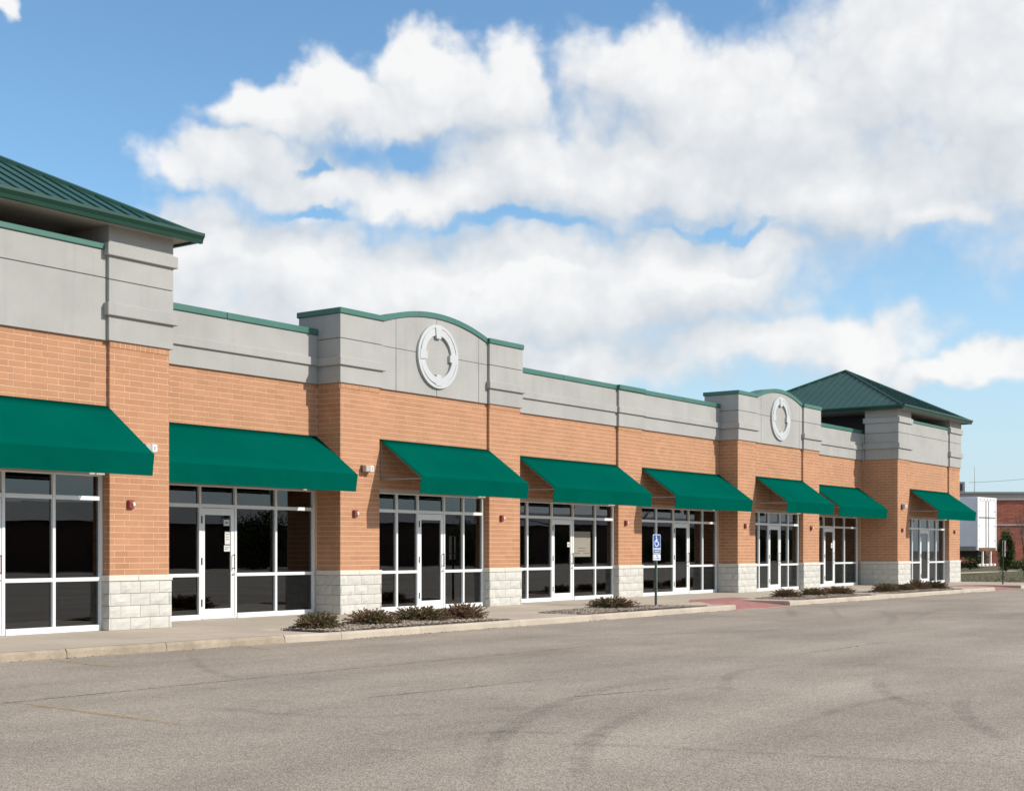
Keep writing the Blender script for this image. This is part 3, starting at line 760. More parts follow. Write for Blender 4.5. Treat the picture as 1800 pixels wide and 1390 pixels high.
# ------------------------------------------------------------------ fixtures on the piers
def alarm(x, y, z, label):
    r = empty('fire_alarm_strobe', (x, y, z), label, 'fire alarm', 'red alarm strobes on the piers')
    box('back_box', x-.06, x+.06, y-.045, y-.0005, z-.075, z+.075, 'alarmred', r, .008)
    box('horn_grille', x-.055, x-.005, y-.058, y-.0455, z-.06, z+.06, 'alarmred', r, .004)
    for k in range(3): box('grille_rib', x-.052, x-.008, y-.064, y-.0585, z-.045+k*.035, z-.03+k*.035, 'alarmred', r)
    mb = MB(); mb.prism([(y-.046, z-.04), (y-.085, z-.02), (y-.085, z+.02), (y-.046, z+.04)], x+.008, x+.052, 'x'); mb.build('strobe_lens', 'lens', r, (x+.03, y-.06, z))
for x, y, l in [(14.86, YT, 'red alarm strobe on the near tower pier, left of the tall window'), (21.28, YB, 'red alarm strobe on the brick pier under the first wall lamp'),
                (26.45, YB, 'red alarm strobe on the right pier of the nearer arch'), (33.13, yp, 'red alarm strobe on the middle pilaster left of the parking sign'),
                (39.43, YB, 'red alarm strobe on the left pier of the farther arch'), (44.50, YB, 'red alarm strobe on the right pier of the farther arch'),
                (51.15, YT, 'red alarm strobe on the left pier of the far tower below its wall lamp'), (57.25, YT, 'rightmost red alarm strobe, on the end pier of the far tower')]:
    alarm(x, y-.004, 2.10, l)
def wall_lamp(x, y, z, label):
    r = empty('wall_lamp', (x, y, z), label, 'wall lamp', 'box lamps on the piers')
    box('back_plate', x-.13, x+.13, y-.035, y-.0005, z-.075, z+.075, 'bronze', r, .006)
    box('housing', x-.125, x-.005, y-.15, y-.0355, z-.068, z+.068, 'farbeige', r, .012)
    box('lens', x+.0, x+.125, y-.155, y-.0355, z-.07, z+.07, 'lens', r, .015)
    box('lens_clip', x+.05, x+.07, y-.162, y-.1555, z-.03, z+.035, 'farbeige', r)
wall_lamp(21.60, YB-.004, 3.05, 'white box lamp on the brick pier right of the second awning')
wall_lamp(15.20, YT-.004, 3.06, 'white box lamp half hidden behind the near tower awning')
wall_lamp(51.20, YT-.004, 3.02, 'small box lamp on the left pier of the far tower')

# papers taped to the glass
def sheet_of_paper(name, x0, x1, y, z0, z1, mat, label, lines):
    r = box(name, x0, x1, y-.003, y-.001, z0, z1, mat); tag(r, label, 'paper')
    for (a, b, c, d) in lines:
        box('printed_line', x0+(x1-x0)*a, x0+(x1-x0)*b, y-.0045, y-.0035, z0+(z1-z0)*c, z0+(z1-z0)*d, 'ink', r)
yd = 1.52+.033; KS = (1.52-CAMY)/(1.60-CAMY)
xr = 18.71*KS-.0275-.008-.085
sheet_of_paper('paper_notice', xr-.17, xr-.02, yd, 1.81, 1.93, 'paper', 'topmost small white notice on the door under the second awning', [(.2, .8, .4, .6)])
sheet_of_paper('paper_notice', xr-.14, xr-.005, yd, 1.45, 1.70, 'paper', 'tall white sheet on the door, between two smaller notices', [(.15, .85, .75, .8), (.15, .7, .55, .6), (.15, .8, .35, .4)])
sheet_of_paper('paper_notice', xr-.16, xr-.005, yd, 1.31, 1.43, 'paper', 'lowest small white notice on the door under the second awning', [(.15, .85, .6, .7), (.15, .6, .3, .4)])
sheet_of_paper('paper_poster', 30.86*KS, 31.72*KS, 1.52+.0485, 1.16, 1.84, 'dimposterpaper', 'large beige poster in the window right of the door beside the middle pilaster', [(.3, .7, .33, .36), (.25, .7, .22, .25), (.05, .4, .12, .15), (.6, .95, .12, .15)])
xr = 30.81*KS-.0275-.093
sheet_of_paper('paper_notice', xr-.13, xr-.01, yd, 1.42, 1.55, 'paper', 'small white notice on the door left of the large beige poster', [(.2, .8, .4, .6)])
xr = 48.50*KS-.0275-.093
sheet_of_paper('paper_notice', xr-.14, xr-.01, yd, 1.42, 1.60, 'paper', 'small white notice on the door left of the far tower', [(.2, .8, .4, .6)])

# ------------------------------------------------------------------ pavement, kerb, beds
walk = struct(box('sidewalk', 3, 58.4, -1.2, -.9, -.2, -.06, 'concrete')); 
BEDS = [(16.42, 21.3, -1.85), (23.9, 29.2, -1.90), (34.4, 39.6, -1.85), (41.2, 47.4, -2.0)]
def in_bed(x):
    for a, b, y in BEDS:
        if a <= x <= b: return y
    return None
# slabs: house-side strip, then kerb-side strip between the beds
def slab(x0, x1, ya0, ya1, yb, z=0):
    mb = MB(); mb.prism([(x0+.003, ya0), (x1-.003, ya1), (x1-.003, yb), (x0+.003, yb)], -.10, z, 'z')
    mb.build('paving_slab', 'concrete', walk, ((x0+x1)/2, yb, 0))
x = 3.0
while x < 58.3:
    x1 = min(x+1.52, 58.4); slab(x, x1, -1.797, -1.797, -.30 if True else 0); slab(x, x1, -.297, -.297, 1.65); x = x1
def kerbside(x0, x1):
    n = max(1, int(round((x1-x0)/1.52)))
    for i in range(n):
        a, b = x0+(x1-x0)*i/n, x0+(x1-x0)*(i+1)/n
        slab(a, b, kerb_y(a)+.152, kerb_y(b)+.152, -1.803)
kerbside(3, BEDS[0][0]-.3); kerbside(BEDS[0][1], BEDS[1][0]); kerbside(BEDS[1][1], 30.25); kerbside(33.4, BEDS[2][0]); kerbside(BEDS[2][1], BEDS[3][0]); kerbside(BEDS[3][1], 50.2); kerbside(53.4, 58.4)
# kerb stones
RAMP = (30.3, 33.3)
kx = [3.0, 6.05, 9.1, 11.42, 13.05, 15.3, 16.4, 18.4, 21.3, 23.9, 26.8, 29.2, 30.3]
k2 = [33.3, 36.3, 39.4, 42.5, 45.6, 50.2]; k3 = [53.4, 55.9, 58.4]
for ks in (kx, k2, k3):
    for a, b in zip(ks, ks[1:]):
        mb = MB(); n = 10; rnd = random.Random(int(a*7))
        old = b < 15.5
        for i in range(n):
            p, q = a+(b-a)*i/n+(.004 if i == 0 else 0), a+(b-a)*(i+1)/n-(.004 if i == n-1 else 0)
            chip = lambda t: (rnd.uniform(0, .02) if old else rnd.uniform(0, .006))
            cp, cq = (chip(0), chip(0)) if i == 0 else (last, chip(0)); last = cq
            yp_, yq_ = kerb_y(p), kerb_y(q); t = .012
            vs = [(p, yp_-.01, -.2), (p, yp_+cp*.3, -.03-cp), (p, yp_+.03+cp, t*0+.002), (p, yp_+.149, .002), (p, yp_+.149, -.2),
                  (q, yq_-.01, -.2), (q, yq_+cq*.3, -.03-cq), (q, yq_+.03+cq, .002), (q, yq_+.149, .002), (q, yq_+.149, -.2)]
            fs = [(0, 1, 6, 5), (1, 2, 7, 6), (2, 3, 8, 7), (3, 4, 9, 8)]
            if i == 0: fs.append((0, 4, 3, 2, 1))
            if i == n-1: fs.append((5, 6, 7, 8, 9))
            mb.add(vs, fs)
        mb.build('kerb_stone', 'kerbold' if old else 'kerb', walk, ((a+b)/2, kerb_y((a+b)/2), 0), fix=True)
# red kerb ramp
mb = MB()
A, Bq, Cq, Dq = (30.3, kerb_y(30.3)+.0, -.108), (33.3, kerb_y(33.3)+.0, -.108), (34.3, -1.84, .004), (31.5, -1.84, .004)
Fl, Fr = (30.3, -1.84, .004), (34.4, kerb_y(34.4)+.15, .004)
mb.add([A, Bq, Cq, Dq, (A[0], A[1], -.2), (Bq[0], Bq[1], -.2)], [(0, 1, 2, 3), (4, 5, 1, 0)]); mb.build('ramp_panel', 'redpaint', walk, (31, -3, 0))
mb = MB(); mb.add([(30.3, kerb_y(30.3)+.02, -.11), Dq, Fl], [(0, 1, 2)]); mb.build('ramp_flare', 'concrete', walk, (31, -2, 0))
mb = MB(); mb.add([(33.3, kerb_y(33.3)+.02, -.11), (34.4, kerb_y(34.4)+.1, .003), Cq], [(0, 1, 2)]); mb.build('ramp_flare', 'redpaint', walk, (34, -2, 0))
sheet('red_apron', [(31.0, -1.80), (34.6, -1.80), (35.2, -.95), (32.6, -.95)], .004, 'redpaint', walk)
def octa(mb, c, r, rnd, tone):
    vs = []
    for d in ((1, 0, 0), (-1, 0, 0), (0, 1, 0), (0, -1, 0), (0, 0, 1), (0, 0, -1)):
        k = r*rnd.uniform(.6, 1.3); vs.append((c[0]+d[0]*k, c[1]+d[1]*k, c[2]+d[2]*k*.6))
    mb.add(vs, [(0, 2, 4), (2, 1, 4), (1, 3, 4), (3, 0, 4), (2, 0, 5), (1, 2, 5), (3, 1, 5), (0, 3, 5)], tone)
rnd = random.Random(77); mb = MB()
for i in range(900):
    x = rnd.uniform(8, 50); 
    if 30.3 < x < 33.3 or math.sin(x*1.9)+math.sin(x*.73) < -.2: continue
    octa(mb, (x, kerb_y(x)-.02-abs(rnd.gauss(0, .045)), -.115), rnd.uniform(.005, .016), rnd, rnd.uniform(0, .6))
struct(mb.build('kerb_grit', 'gravelbed', lot, (28, -3.5, -.115), fix=False), 'stuff')
for bi, (a, b, yb) in enumerate(BEDS):
    # the bed narrows to a point at each end
    poly = [(a, -2.05), (a+.3, yb), (b-1.0, yb), (b, kerb_y(b)+.18), (a+.05, kerb_y(a)+.16)]
    soil = struct(sheet('planting_bed', poly, -.006, 'gravelbed'))
    mb = MB(); mb.prism([(b-1.0, yb+.004), (b, yb+.004), (b, kerb_y(b)+.18)], -.09, -.001, 'z'); mb.build('paving_slab', 'concrete', walk, (b, yb, 0))
    rnd = random.Random(bi); mb = MB(); cnt = 0
    while cnt < (5200 if bi < 2 else 2600):
        x = rnd.uniform(a, b); y = rnd.uniform(kerb_y(x)+.17, yb-.02)
        if x > b-1.0 and y > yb+(kerb_y(b)+.18-yb)*(x-(b-1.0))/1.0: continue
        if x < a+.3 and y > -2.05+(x-a)/.3*(yb+2.05): continue
        cnt += 1; h = .02*math.sin((x-a)/(b-a)*math.pi)
        octa(mb, (x, y, rnd.uniform(-.004, .022)+h), rnd.uniform(.012, .032), rnd, rnd.random())
    g = struct(mb.build('gravel', 'gravel', None, ((a+b)/2, -2.6, 0), tone=True, fix=False), 'stuff')
    g['label'] = 'loose tan and grey gravel filling the kerbside bed'

# ------------------------------------------------------------------ low junipers
def juniper_mesh(seed, rx, ry, h):
    rnd = random.Random(seed); mb = MB()
    st = MB()
    for i in range(300):
        th = rnd.uniform(0, 2*math.pi); el = R(rnd.uniform(6, 78)); ln = rnd.uniform(.58, 1.06)
        d = Vector((math.cos(th)*math.cos(el)*rx, math.sin(th)*math.cos(el)*ry, math.sin(el)*h))*ln
        d.z = max(d.z, .03); root = Vector((rnd.uniform(-.25, .25)*rx, rnd.uniform(-.25, .25)*ry, 0))
        p0 = root; p1 = root*.7+d*.6+Vector((0, 0, .02)); p2 = root*.5+d
        st.tube(p0, p1, .006, .004, 3); st.tube(p1, p2, .004, .002, 3)
        clump = rnd.uniform(.25, .75)
        for k in range(30):
            f = rnd.uniform(.38, 1.0); p = p0.lerp(p1, f/.6) if f < .6 else p1.lerp(p2, (f-.6)/.4)
            out = (d.normalized()*rnd.uniform(.4, 1)+Vector((rnd.gauss(0, .55), rnd.gauss(0, .55), rnd.gauss(.25, .45)))).normalized()
            l = rnd.uniform(.028, .058); w = rnd.uniform(.009, .017)
            side = out.cross(Vector((rnd.gauss(0, 1), rnd.gauss(0, 1), rnd.gauss(0, 1)))).normalized()*w
            nn = out.cross(side).normalized()*w*.7
            mb.add([p-side, p+side, p+out*l, p+nn+out*l*.4], [(0, 1, 3), (1, 2, 3), (2, 0, 3)], min(1, max(0, clump+rnd.uniform(-.25, .25))))
    return mb.mesh('juniper', tone=True, fix=False), st.mesh('bark')
JM = [juniper_mesh(1, .62, .52, .40), juniper_mesh(2, .75, .60, .46), juniper_mesh(3, .56, .5, .34)]
def juniper(x, y, v, s, rz, label):
    r = empty('juniper_shrub', (x, y, .0), label, 'shrub', 'low junipers in the kerbside beds')
    s = (s[0]*.96, s[1]*.96, s[2]*.84)
    if x > 35: s = (s[0]*.80, s[1]*.85, s[2]*.85)
    for nm, me in (('foliage', JM[v][0]), ('stem', JM[v][1])):
        o = link(nm, me, None, r, (x, y, .0))
    r.scale = s; r.rotation_euler = (0, 0, rz)
for a in [(16.85, -2.42, 0, (.82, .9, .86), .3, 'leftmost low brown juniper, at the tip of the first gravel bed'),
          (18.30, -2.35, 1, (.92, 1, .76), 1.2, 'second low juniper from the left, reddish brown, below the brick pier'),
          (19.68, -2.35, 1, (.98, 1, .80), 2.6, 'third low juniper from the left, dark, in front of the window'),
          (20.85, -2.42, 1, (.98, .95, .84), 4.0, 'greenest low juniper, right end of the first gravel bed'),
          (26.45, -2.35, 0, (1.12, 1, .84), 2.0, 'single low juniper in the bed with the parking sign'),
          (35.75, -2.30, 1, (1.05, 1, .80), .9, 'low juniper right of the red ramp, left of three'),
          (37.45, -2.38, 1, (1.0, 1, .78), 3.1, 'middle one of the three low junipers right of the red ramp'),
          (38.9, -2.55, 1, (1.05, 1, .82), 5.2, 'right one of the three low junipers below the farther arch'),
          (42.2, -2.75, 1, (1.1, 1, .92), .2, 'left low juniper of the bed in front of the far tower'),
          (43.7, -2.72, 2, (1.4, 1.1, 1.0), 2.2, 'second low juniper of the bed in front of the far tower'),
          (45.1, -2.75, 1, (1.1, 1, 1.1), 3.7, 'taller low juniper, third in the bed in front of the far tower'),
          (46.5, -2.85, 1, (1.05, 1, .95), 1.4, 'rightmost low juniper, at the end of the far bed')]: juniper(*a)

# ------------------------------------------------------------------ accessible parking signs
def text_mesh(body, size, mat, bold=.0):
    cu = bpy.data.curves.new('t', 'FONT'); cu.body = body; cu.size = size; cu.align_x = 'CENTER'; cu.align_y = 'CENTER'; cu.extrude = .0008; cu.offset = bold
    ob = bpy.data.objects.new('t', cu); COL.objects.link(ob)
    dg = bpy.context.evaluated_depsgraph_get(); me = bpy.data.meshes.new_from_object(ob.evaluated_get(dg))
    bpy.data.objects.remove(ob); me.materials.clear(); me.materials.append(MATS[mat])
    me.transform(Matrix.Rotation(R(90), 4, 'X')); return me
def rounded(mb, w, h, r, cx, cz, y0, y1):
    pts = []
    for (sx, sz, a0) in ((1, 1, 0), (-1, 1, 90), (-1, -1, 180), (1, -1, 270)):
        for k in range(5):
            t = R(a0+k*22.5); pts.append((cx+sx*(w/2-r)+r*math.cos(t), cz+sz*(h/2-r)+r*math.sin(t)))
    mb.prism(pts, y0, y1, 'y')
def parking_sign(x, y, rz, label, lean=0):
    r = empty('accessible_parking_sign', (x, y, 0), label, 'sign', 'accessible parking signs')
    m = MB(); m.prism([(-.03, -.016), (.03, -.016), (.03, .016), (.012, .016), (.012, -.004), (-.012, -.004), (-.012, .016), (-.03, .016)], -.1, 1.70, 'z')
    def add(nm, mesh, loc=(0, 0, 0), parent=r):
        o = bpy.data.objects.new(nm, mesh); COL.objects.link(o); o.parent = parent; o.location = loc; return o
    add('post', m.mesh('greenpost'))
    m = MB(); rounded(m, .305, .457, .03, 0, 1.485, -.030, -.020); pl = add('sign_plate', m.mesh('signwhite'))
    m = MB(); rounded(m, .280, .432, .022, 0, 1.485, -.0325, -.0302); add('blue_field', m.mesh('signblue'), parent=pl)
    # wheelchair symbol
    m = MB(); yy0, yy1 = -.0355, -.0328
    def cap(p, q, w):
        d = Vector((q[0]-p[0], q[1]-p[1])); n_ = Vector((-d.y, d.x)).normalized()*w/2
        m.prism([(p[0]+n_.x, p[1]+n_.y), (q[0]+n_.x, q[1]+n_.y), (q[0]-n_.x, q[1]-n_.y), (p[0]-n_.x, p[1]-n_.y)], yy0, yy1, 'y')
    def disc(cx, cz, rr):
        m.prism([(cx+rr*math.cos(2*math.pi*k/14), cz+rr*math.sin(2*math.pi*k/14)) for k in range(14)], yy0-.0002, yy1, 'y')
    disc(-.03, 1.655, .021)
    cap((-.03, 1.63), (-.022, 1.535), .026); cap((-.026, 1.592), (.035, 1.585), .018); cap((-.022, 1.542), (.042, 1.532), .024); cap((.04, 1.535), (.072, 1.462), .024); cap((.068, 1.462), (.096, 1.476), .02)
    n = 22; t0, t1 = R(110), R(335)
    for k in range(n):
        a, b = t0+(t1-t0)*k/n, t0+(t1-t0)*(k+1)/n
        m.prism([(-.018+ro*math.cos(t), 1.50+ro*math.sin(t)) for ro, t in ((.060, a), (.082, a), (.082, b), (.060, b))], yy0+.0002, yy1, 'y')
    add('wheelchair_symbol', m.mesh('signwhite'), parent=pl)
    add('lettering', text_mesh('PARKING', .066, 'signwhite', .0022), (0, -.0345, 1.365), pl)
    m = MB(); m.box(-.10, .10, -.0350, -.0328, 1.298, 1.318); add('arrow_bar', m.mesh('signwhite'), parent=pl)
    m = MB(); rounded(m, .305, .152, .022, 0, 1.165, -.030, -.020); p2 = add('lower_plate', m.mesh('signwhite'))
    m = MB(); rounded(m, .285, .132, .018, 0, 1.165, -.0322, -.0302); add('blue_field', m.mesh('signblue'), parent=p2)
    m = MB(); rounded(m, .270, .117, .014, 0, 1.165, -.0340, -.0324); add('white_field', m.mesh('signwhite'), parent=p2)
    add('lettering', text_mesh('VAN', .050, 'signblue', .0015), (0, -.0352, 1.192), p2)
    add('lettering', text_mesh('ACCESSIBLE', .040, 'signblue', .001), (0, -.0352, 1.140), p2)
    for z in (1.66, 1.31, 1.21): 
        m = MB(); m.tube((0, -.042, z), (0, -.03, z), .008, .008, 8); add('bolt', m.mesh('steel'))
    r.rotation_euler = (0, lean, rz)
parking_sign(28.78, -2.12, R(-6), 'blue and white accessible parking sign on a dark post in the gravel bed')
parking_sign(54.7, -2.75, R(38), 'far accessible parking sign seen nearly edge-on beyond the far tower', R(-2.5))

# ------------------------------------------------------------------ marks on the asphalt
def ribbon(name, pts, w, mat, z=-.1165, wob=0, seed=1, fade=True):
    rnd = random.Random(seed); vs, fs, ed = [], [], []; n = len(pts)
    prof = (-1, -.55, 0, .55, 1) if fade else (-1, 1)
    for i, p in enumerate(pts):
        a = Vector(pts[max(0, i-1)]); b = Vector(pts[min(n-1, i+1)]); d = (b-a).normalized(); nn = Vector((-d.y, d.x)); ww = w*rnd.uniform(.7, 1.3)/2 if wob else w/2
        q = Vector(p)+nn*rnd.uniform(-wob, wob)
        endf = min(1, 4*min(i, n-1-i)/max(1, n-1)+.05) if fade else 1
        for s in prof:
            vs.append((q.x+nn.x*ww*s, q.y+nn.y*ww*s, 0)); ed.append(endf*(0 if (fade and abs(s) == 1) else 1))
    m = len(prof)
    for i in range(n-1):
        for j in range(m-1): a = i*m+j; fs.append((a, a+m, a+m+1, a+1))
    me = bpy.data.meshes.new(name); me.from_pydata(vs, [], fs); at = me.attributes.new('edge', 'FLOAT', 'POINT'); at.data.foreach_set('value', ed)
    me.materials.append(MATS[mat]); return link(name, me, None, lot, (0, 0, z))
def line(a, b, n): return [(a[0]+(b[0]-a[0])*i/n, a[1]+(b[1]-a[1])*i/n) for i in range(n+1)]
def G(px, py, z=-.12):
    t = (CAMZ-z)*FPX/(py-967); u = (px-900)/FPX; return (t*(c36+u*s36), t*(s36-u*c36)+CAMY)
def smooth(pts, n=10):
    P_ = [Vector(p) for p in pts]; P_ = [P_[0]*2-P_[1]]+P_+[P_[-1]*2-P_[-2]]; o = []
    for i in range(1, len(P_)-2):
        for k in range(n):
            t = k/n; p0, p1, p2, p3 = P_[i-1:i+3]
            o.append(tuple(.5*((2*p1)+(p2-p0)*t+(2*p0-5*p1+4*p2-p3)*t*t+(3*p1-p0-3*p2+p3)*t**3)))
    o.append(tuple(P_[-2])); return o
# paving seams and cracks
ribbon('pavement_seam', line((2, -7.08), (10.9, -7.24), 90), .035, 'crack', wob=.012, seed=2, fade=False)
ribbon('pavement_seam', line((10.9, -7.24), (17.5, -7.5), 60), .022, 'crack', wob=.014, seed=3, fade=False)
ribbon('pavement_seam', line(G(645, 1226), G(1000, 1190), 60), .022, 'crack', wob=.012, seed=4, fade=False)
ribbon('pavement_crack', smooth([G(450, 1195), G(540, 1210), G(645, 1226)]), .06, 'tyremark', wob=.012, seed=5)
ribbon('pavement_crack', line(G(1000, 1225), G(1180, 1210), 40), .03, 'crack', wob=.02, seed=6, fade=False)
ribbon('pavement_crack', line(G(1400, 1150), G(1560, 1128), 40), .03, 'crack', wob=.03, seed=7, fade=False)
k = 0
for pts, w in [([(852, 1389), (858, 1340), (885, 1290), (960, 1245), (1060, 1212), (1180, 1190)], .26), ([(1030, 1389), (1022, 1340), (1045, 1295), (1110, 1258), (1180, 1232)], .22),
               ([(1790, 1310), (1720, 1275), (1690, 1245), (1710, 1215)], .24), ([(1560, 1180), (1545, 1200), (1570, 1225), (1640, 1245)], .22),
               ([(340, 1150), (345, 1165), (385, 1185), (450, 1195)], .20), ([(760, 1300), (850, 1287), (1000, 1289), (1110, 1300)], .22),
               ([(900, 1305), (1150, 1312), (1450, 1330), (1790, 1345)], .20), ([(1280, 1215), (1275, 1200), (1300, 1180), (1400, 1165)], .2),
               ([(1590, 1095), (1640, 1075), (1700, 1072), (1790, 1080)], .28), ([(1540, 1072), (1570, 1085), (1560, 1100)], .26), ([(1385, 1066), (1392, 1078), (1395, 1085)], .3), ([(1460, 1064), (1470, 1078), (1480, 1088)], .22),
               ([(1350, 1290), (1500, 1240), (1650, 1215)], .2), ([(700, 1130), (1000, 1118), (1300, 1110), (1600, 1095)], .3), ([(300, 1240), (600, 1260), (800, 1250)], .25)]:
    k += 1; ribbon('tyre_mark', smooth([G(*p) for p in pts]), w*.9, 'tyremark', seed=20+k, z=-.1165+.0004*(k % 6))
for i, (x, y0, y1) in enumerate([(7.75, -6.9, -9.9), (11.0, -3.15, -5.0), (14.2, -3.4, -4.3)]):
    ribbon('parking_line', line((x+.06, y0), (x-.14, y1), 16), .11, 'yellowline', seed=40+i, z=-.112)

# ------------------------------------------------------------------ far right: verge, trailer, brick building, shrubs
vg = MB()
vg.add([(58.9, -2.6, -.02), (130, -2.6, -.02), (130, 5.5, .02), (58.9, 5.5, .02), (58.9, 5.5, .02), (130, 5.5, .02), (160, 60, .15), (58.9, 60, .15)], [(0, 1, 2, 3), (4, 5, 6, 7)])
verge = struct(vg.build('grass_verge', 'grass', None, (80, 0, 0)))
struct(box('verge_kerb', 58.9, 100, -2.78, -2.62, -.2, .0, 'kerb'))
me_red = MB(); me_red.add([(50.2, kerb_y(50.2), -.108), (53.4, kerb_y(53.4), -.108), (53.4, -1.802, .004), (50.2, -1.802, .004), (50.2, kerb_y(50.2), -.2), (53.4, kerb_y(53.4), -.2)], [(0, 1, 2, 3), (4, 5, 1, 0)]); me_red.build('ramp_panel', 'redpaint', walk, (51.8, -3.3, 0))
struct(box('rear_drive', 66, 130, 6.4, 6.9, .0, .055, 'kerb'))
rnd = random.Random(5); mb = MB()
for i in range(9000):
    x = rnd.uniform(59, 92); y = rnd.uniform(-2.5, 9.5); h = rnd.uniform(.02, .06); a = rnd.uniform(0, 6.28); w = .02; z = .0
    mb.add([(x-w*math.cos(a), y-w*math.sin(a), z-.02), (x+w*math.cos(a), y+w*math.sin(a), z-.02), (x+rnd.uniform(-.05, .05), y+rnd.uniform(-.05, .05), z+h)], [(0, 1, 2)], rnd.random())
g = struct(mb.build('grass', 'grassblade', None, (75, 3, 0), tone=True, fix=False), 'stuff'); g['label'] = 'dry olive grass on the verge beyond the far tower'

def trailer(x0, y0, label, group='box trailers'):
    r = empty('semi_trailer', (x0, y0, 0), label, 'trailer', group)
    W_, L_, z0, z1 = 2.6, 13.6, 1.18, 4.08; x1 = x0+W_; zg = .15
    z0 += zg; z1 += zg
    box('cargo_body', x0, x1, y0+.06, y0+L_, z0, z1, 'trailershade', r, .02)
    # rear frame and doors
    for a, b, c, d in ((x0-.01, x0+.13, z0, z1), (x1-.13, x1+.01, z0, z1)): box('corner_post', a, b, y0-.02, y0+.059, c, d, 'trailerwhite', r, .01)
    box('header', x0+.132, x1-.132, y0-.02, y0+.058, z1-.20, z1-.002, 'trailerwhite', r, .01)
    for k in range(5): box('marker_lamp', x0+.35+k*.46, x0+.45+k*.46, y0-.035, y0-.021, z1-.14, z1-.08, 'alarmred', r)
    xm = (x0+x1)/2
    for a, b in ((x0+.14, xm-.006), (xm+.006, x1-.14)):
        d = box('rear_door', a, b, y0+.0, y0+.055, z0+.14, z1-.21, 'trailerwhite', r, .012)
        for z in (z0+.5, z0+1.3, z0+2.1): box('hinge', a+.0 if a < xm else b-.12, a+.12 if a < xm else b, y0-.018, y0-.001, z, z+.07, 'steel', d)
        m = MB(); xx = b-.18 if a < xm else a+.18; m.tube((xx, y0-.03, z0+.1), (xx, y0-.03, z1-.2), .018, .018, 6); m.build('lock_rod', 'steel', d, (xx, y0, z0+1))
    box('crossbar', x0+.14, x1-.14, y0-.012, y0-.001, z0+1.75, z0+1.83, 'fargrey', r)
    box('rear_sill', x0+.132, x1-.132, y0-.04, y0+.057, z0-.05, z0+.135, 'rust', r, .01)
    for xx in (x0+.25, x0+.45, x1-.45, x1-.25): 
        m = MB(); m.tube((xx, y0-.055, z0+.04), (xx, y0-.0405, z0+.04), .05, .05, 10); m.build('tail_lamp', 'alarmred', r, (xx, y0-.05, z0))
    # side rail, marker plates, landing gear
    box('side_rail', x0-.03, x0-.0005, y0+.1, y0+L_-.05, z0-.02, z0+.22, 'fargrey', r)
    for yy in (y0+1, y0+4.2, y0+7.4): box('side_plate', x0-.04, x0-.0305, yy, yy+.5, z0+.26, z0+.36, 'dark', r)
    # underride guard
    for xx in (x0+.75, x1-.75): box('guard_leg', xx-.05, xx+.05, y0-.02, y0+.06, .45+zg, z0-.052, 'trailerwhite', r)
    gb = box('guard_bar', x0+.15, x1-.15, y0-.05, y0+.06, .33+zg, .448+zg, 'trailerwhite', r)
    for k in range(4): box('red_stripe', x0+.3+k*.55, x0+.55+k*.55, y0-.054, y0-.051, .35+zg, .43+zg, 'alarmred', gb)
    box('chassis', x0+.75, x1-.75, y0+.3, y0+L_-.5, .85+zg, z0-.003, 'dark', r)
    for yy in (y0+2.6, y0+3.9):
        for xx in (x0+.16, x1-.46):
            m = MB(); m.tube((xx, yy, .51+zg), (xx+.3, yy, .51+zg), .51, .51, 24); wv = m.build('wheel', 'rubber', r, (xx+.15, yy, .51+zg))
            m = MB(); m.tube((xx-.005, yy, .51+zg), (xx+.305, yy, .51+zg), .28, .28, 16); m.build('rim', 'rust', wv, (xx+.15, yy, .51+zg))
    for xx in (x0+.5, x1-.6): box('landing_leg', xx, xx+.12, y0+10.6, y0+10.75, zg, z0-.003, 'fargrey', r)
    r.rotation_euler = (0, 0, R(-5))
trailer(74.9, 4.5, 'white box trailer parked beyond the far tower, rear doors facing the lot')

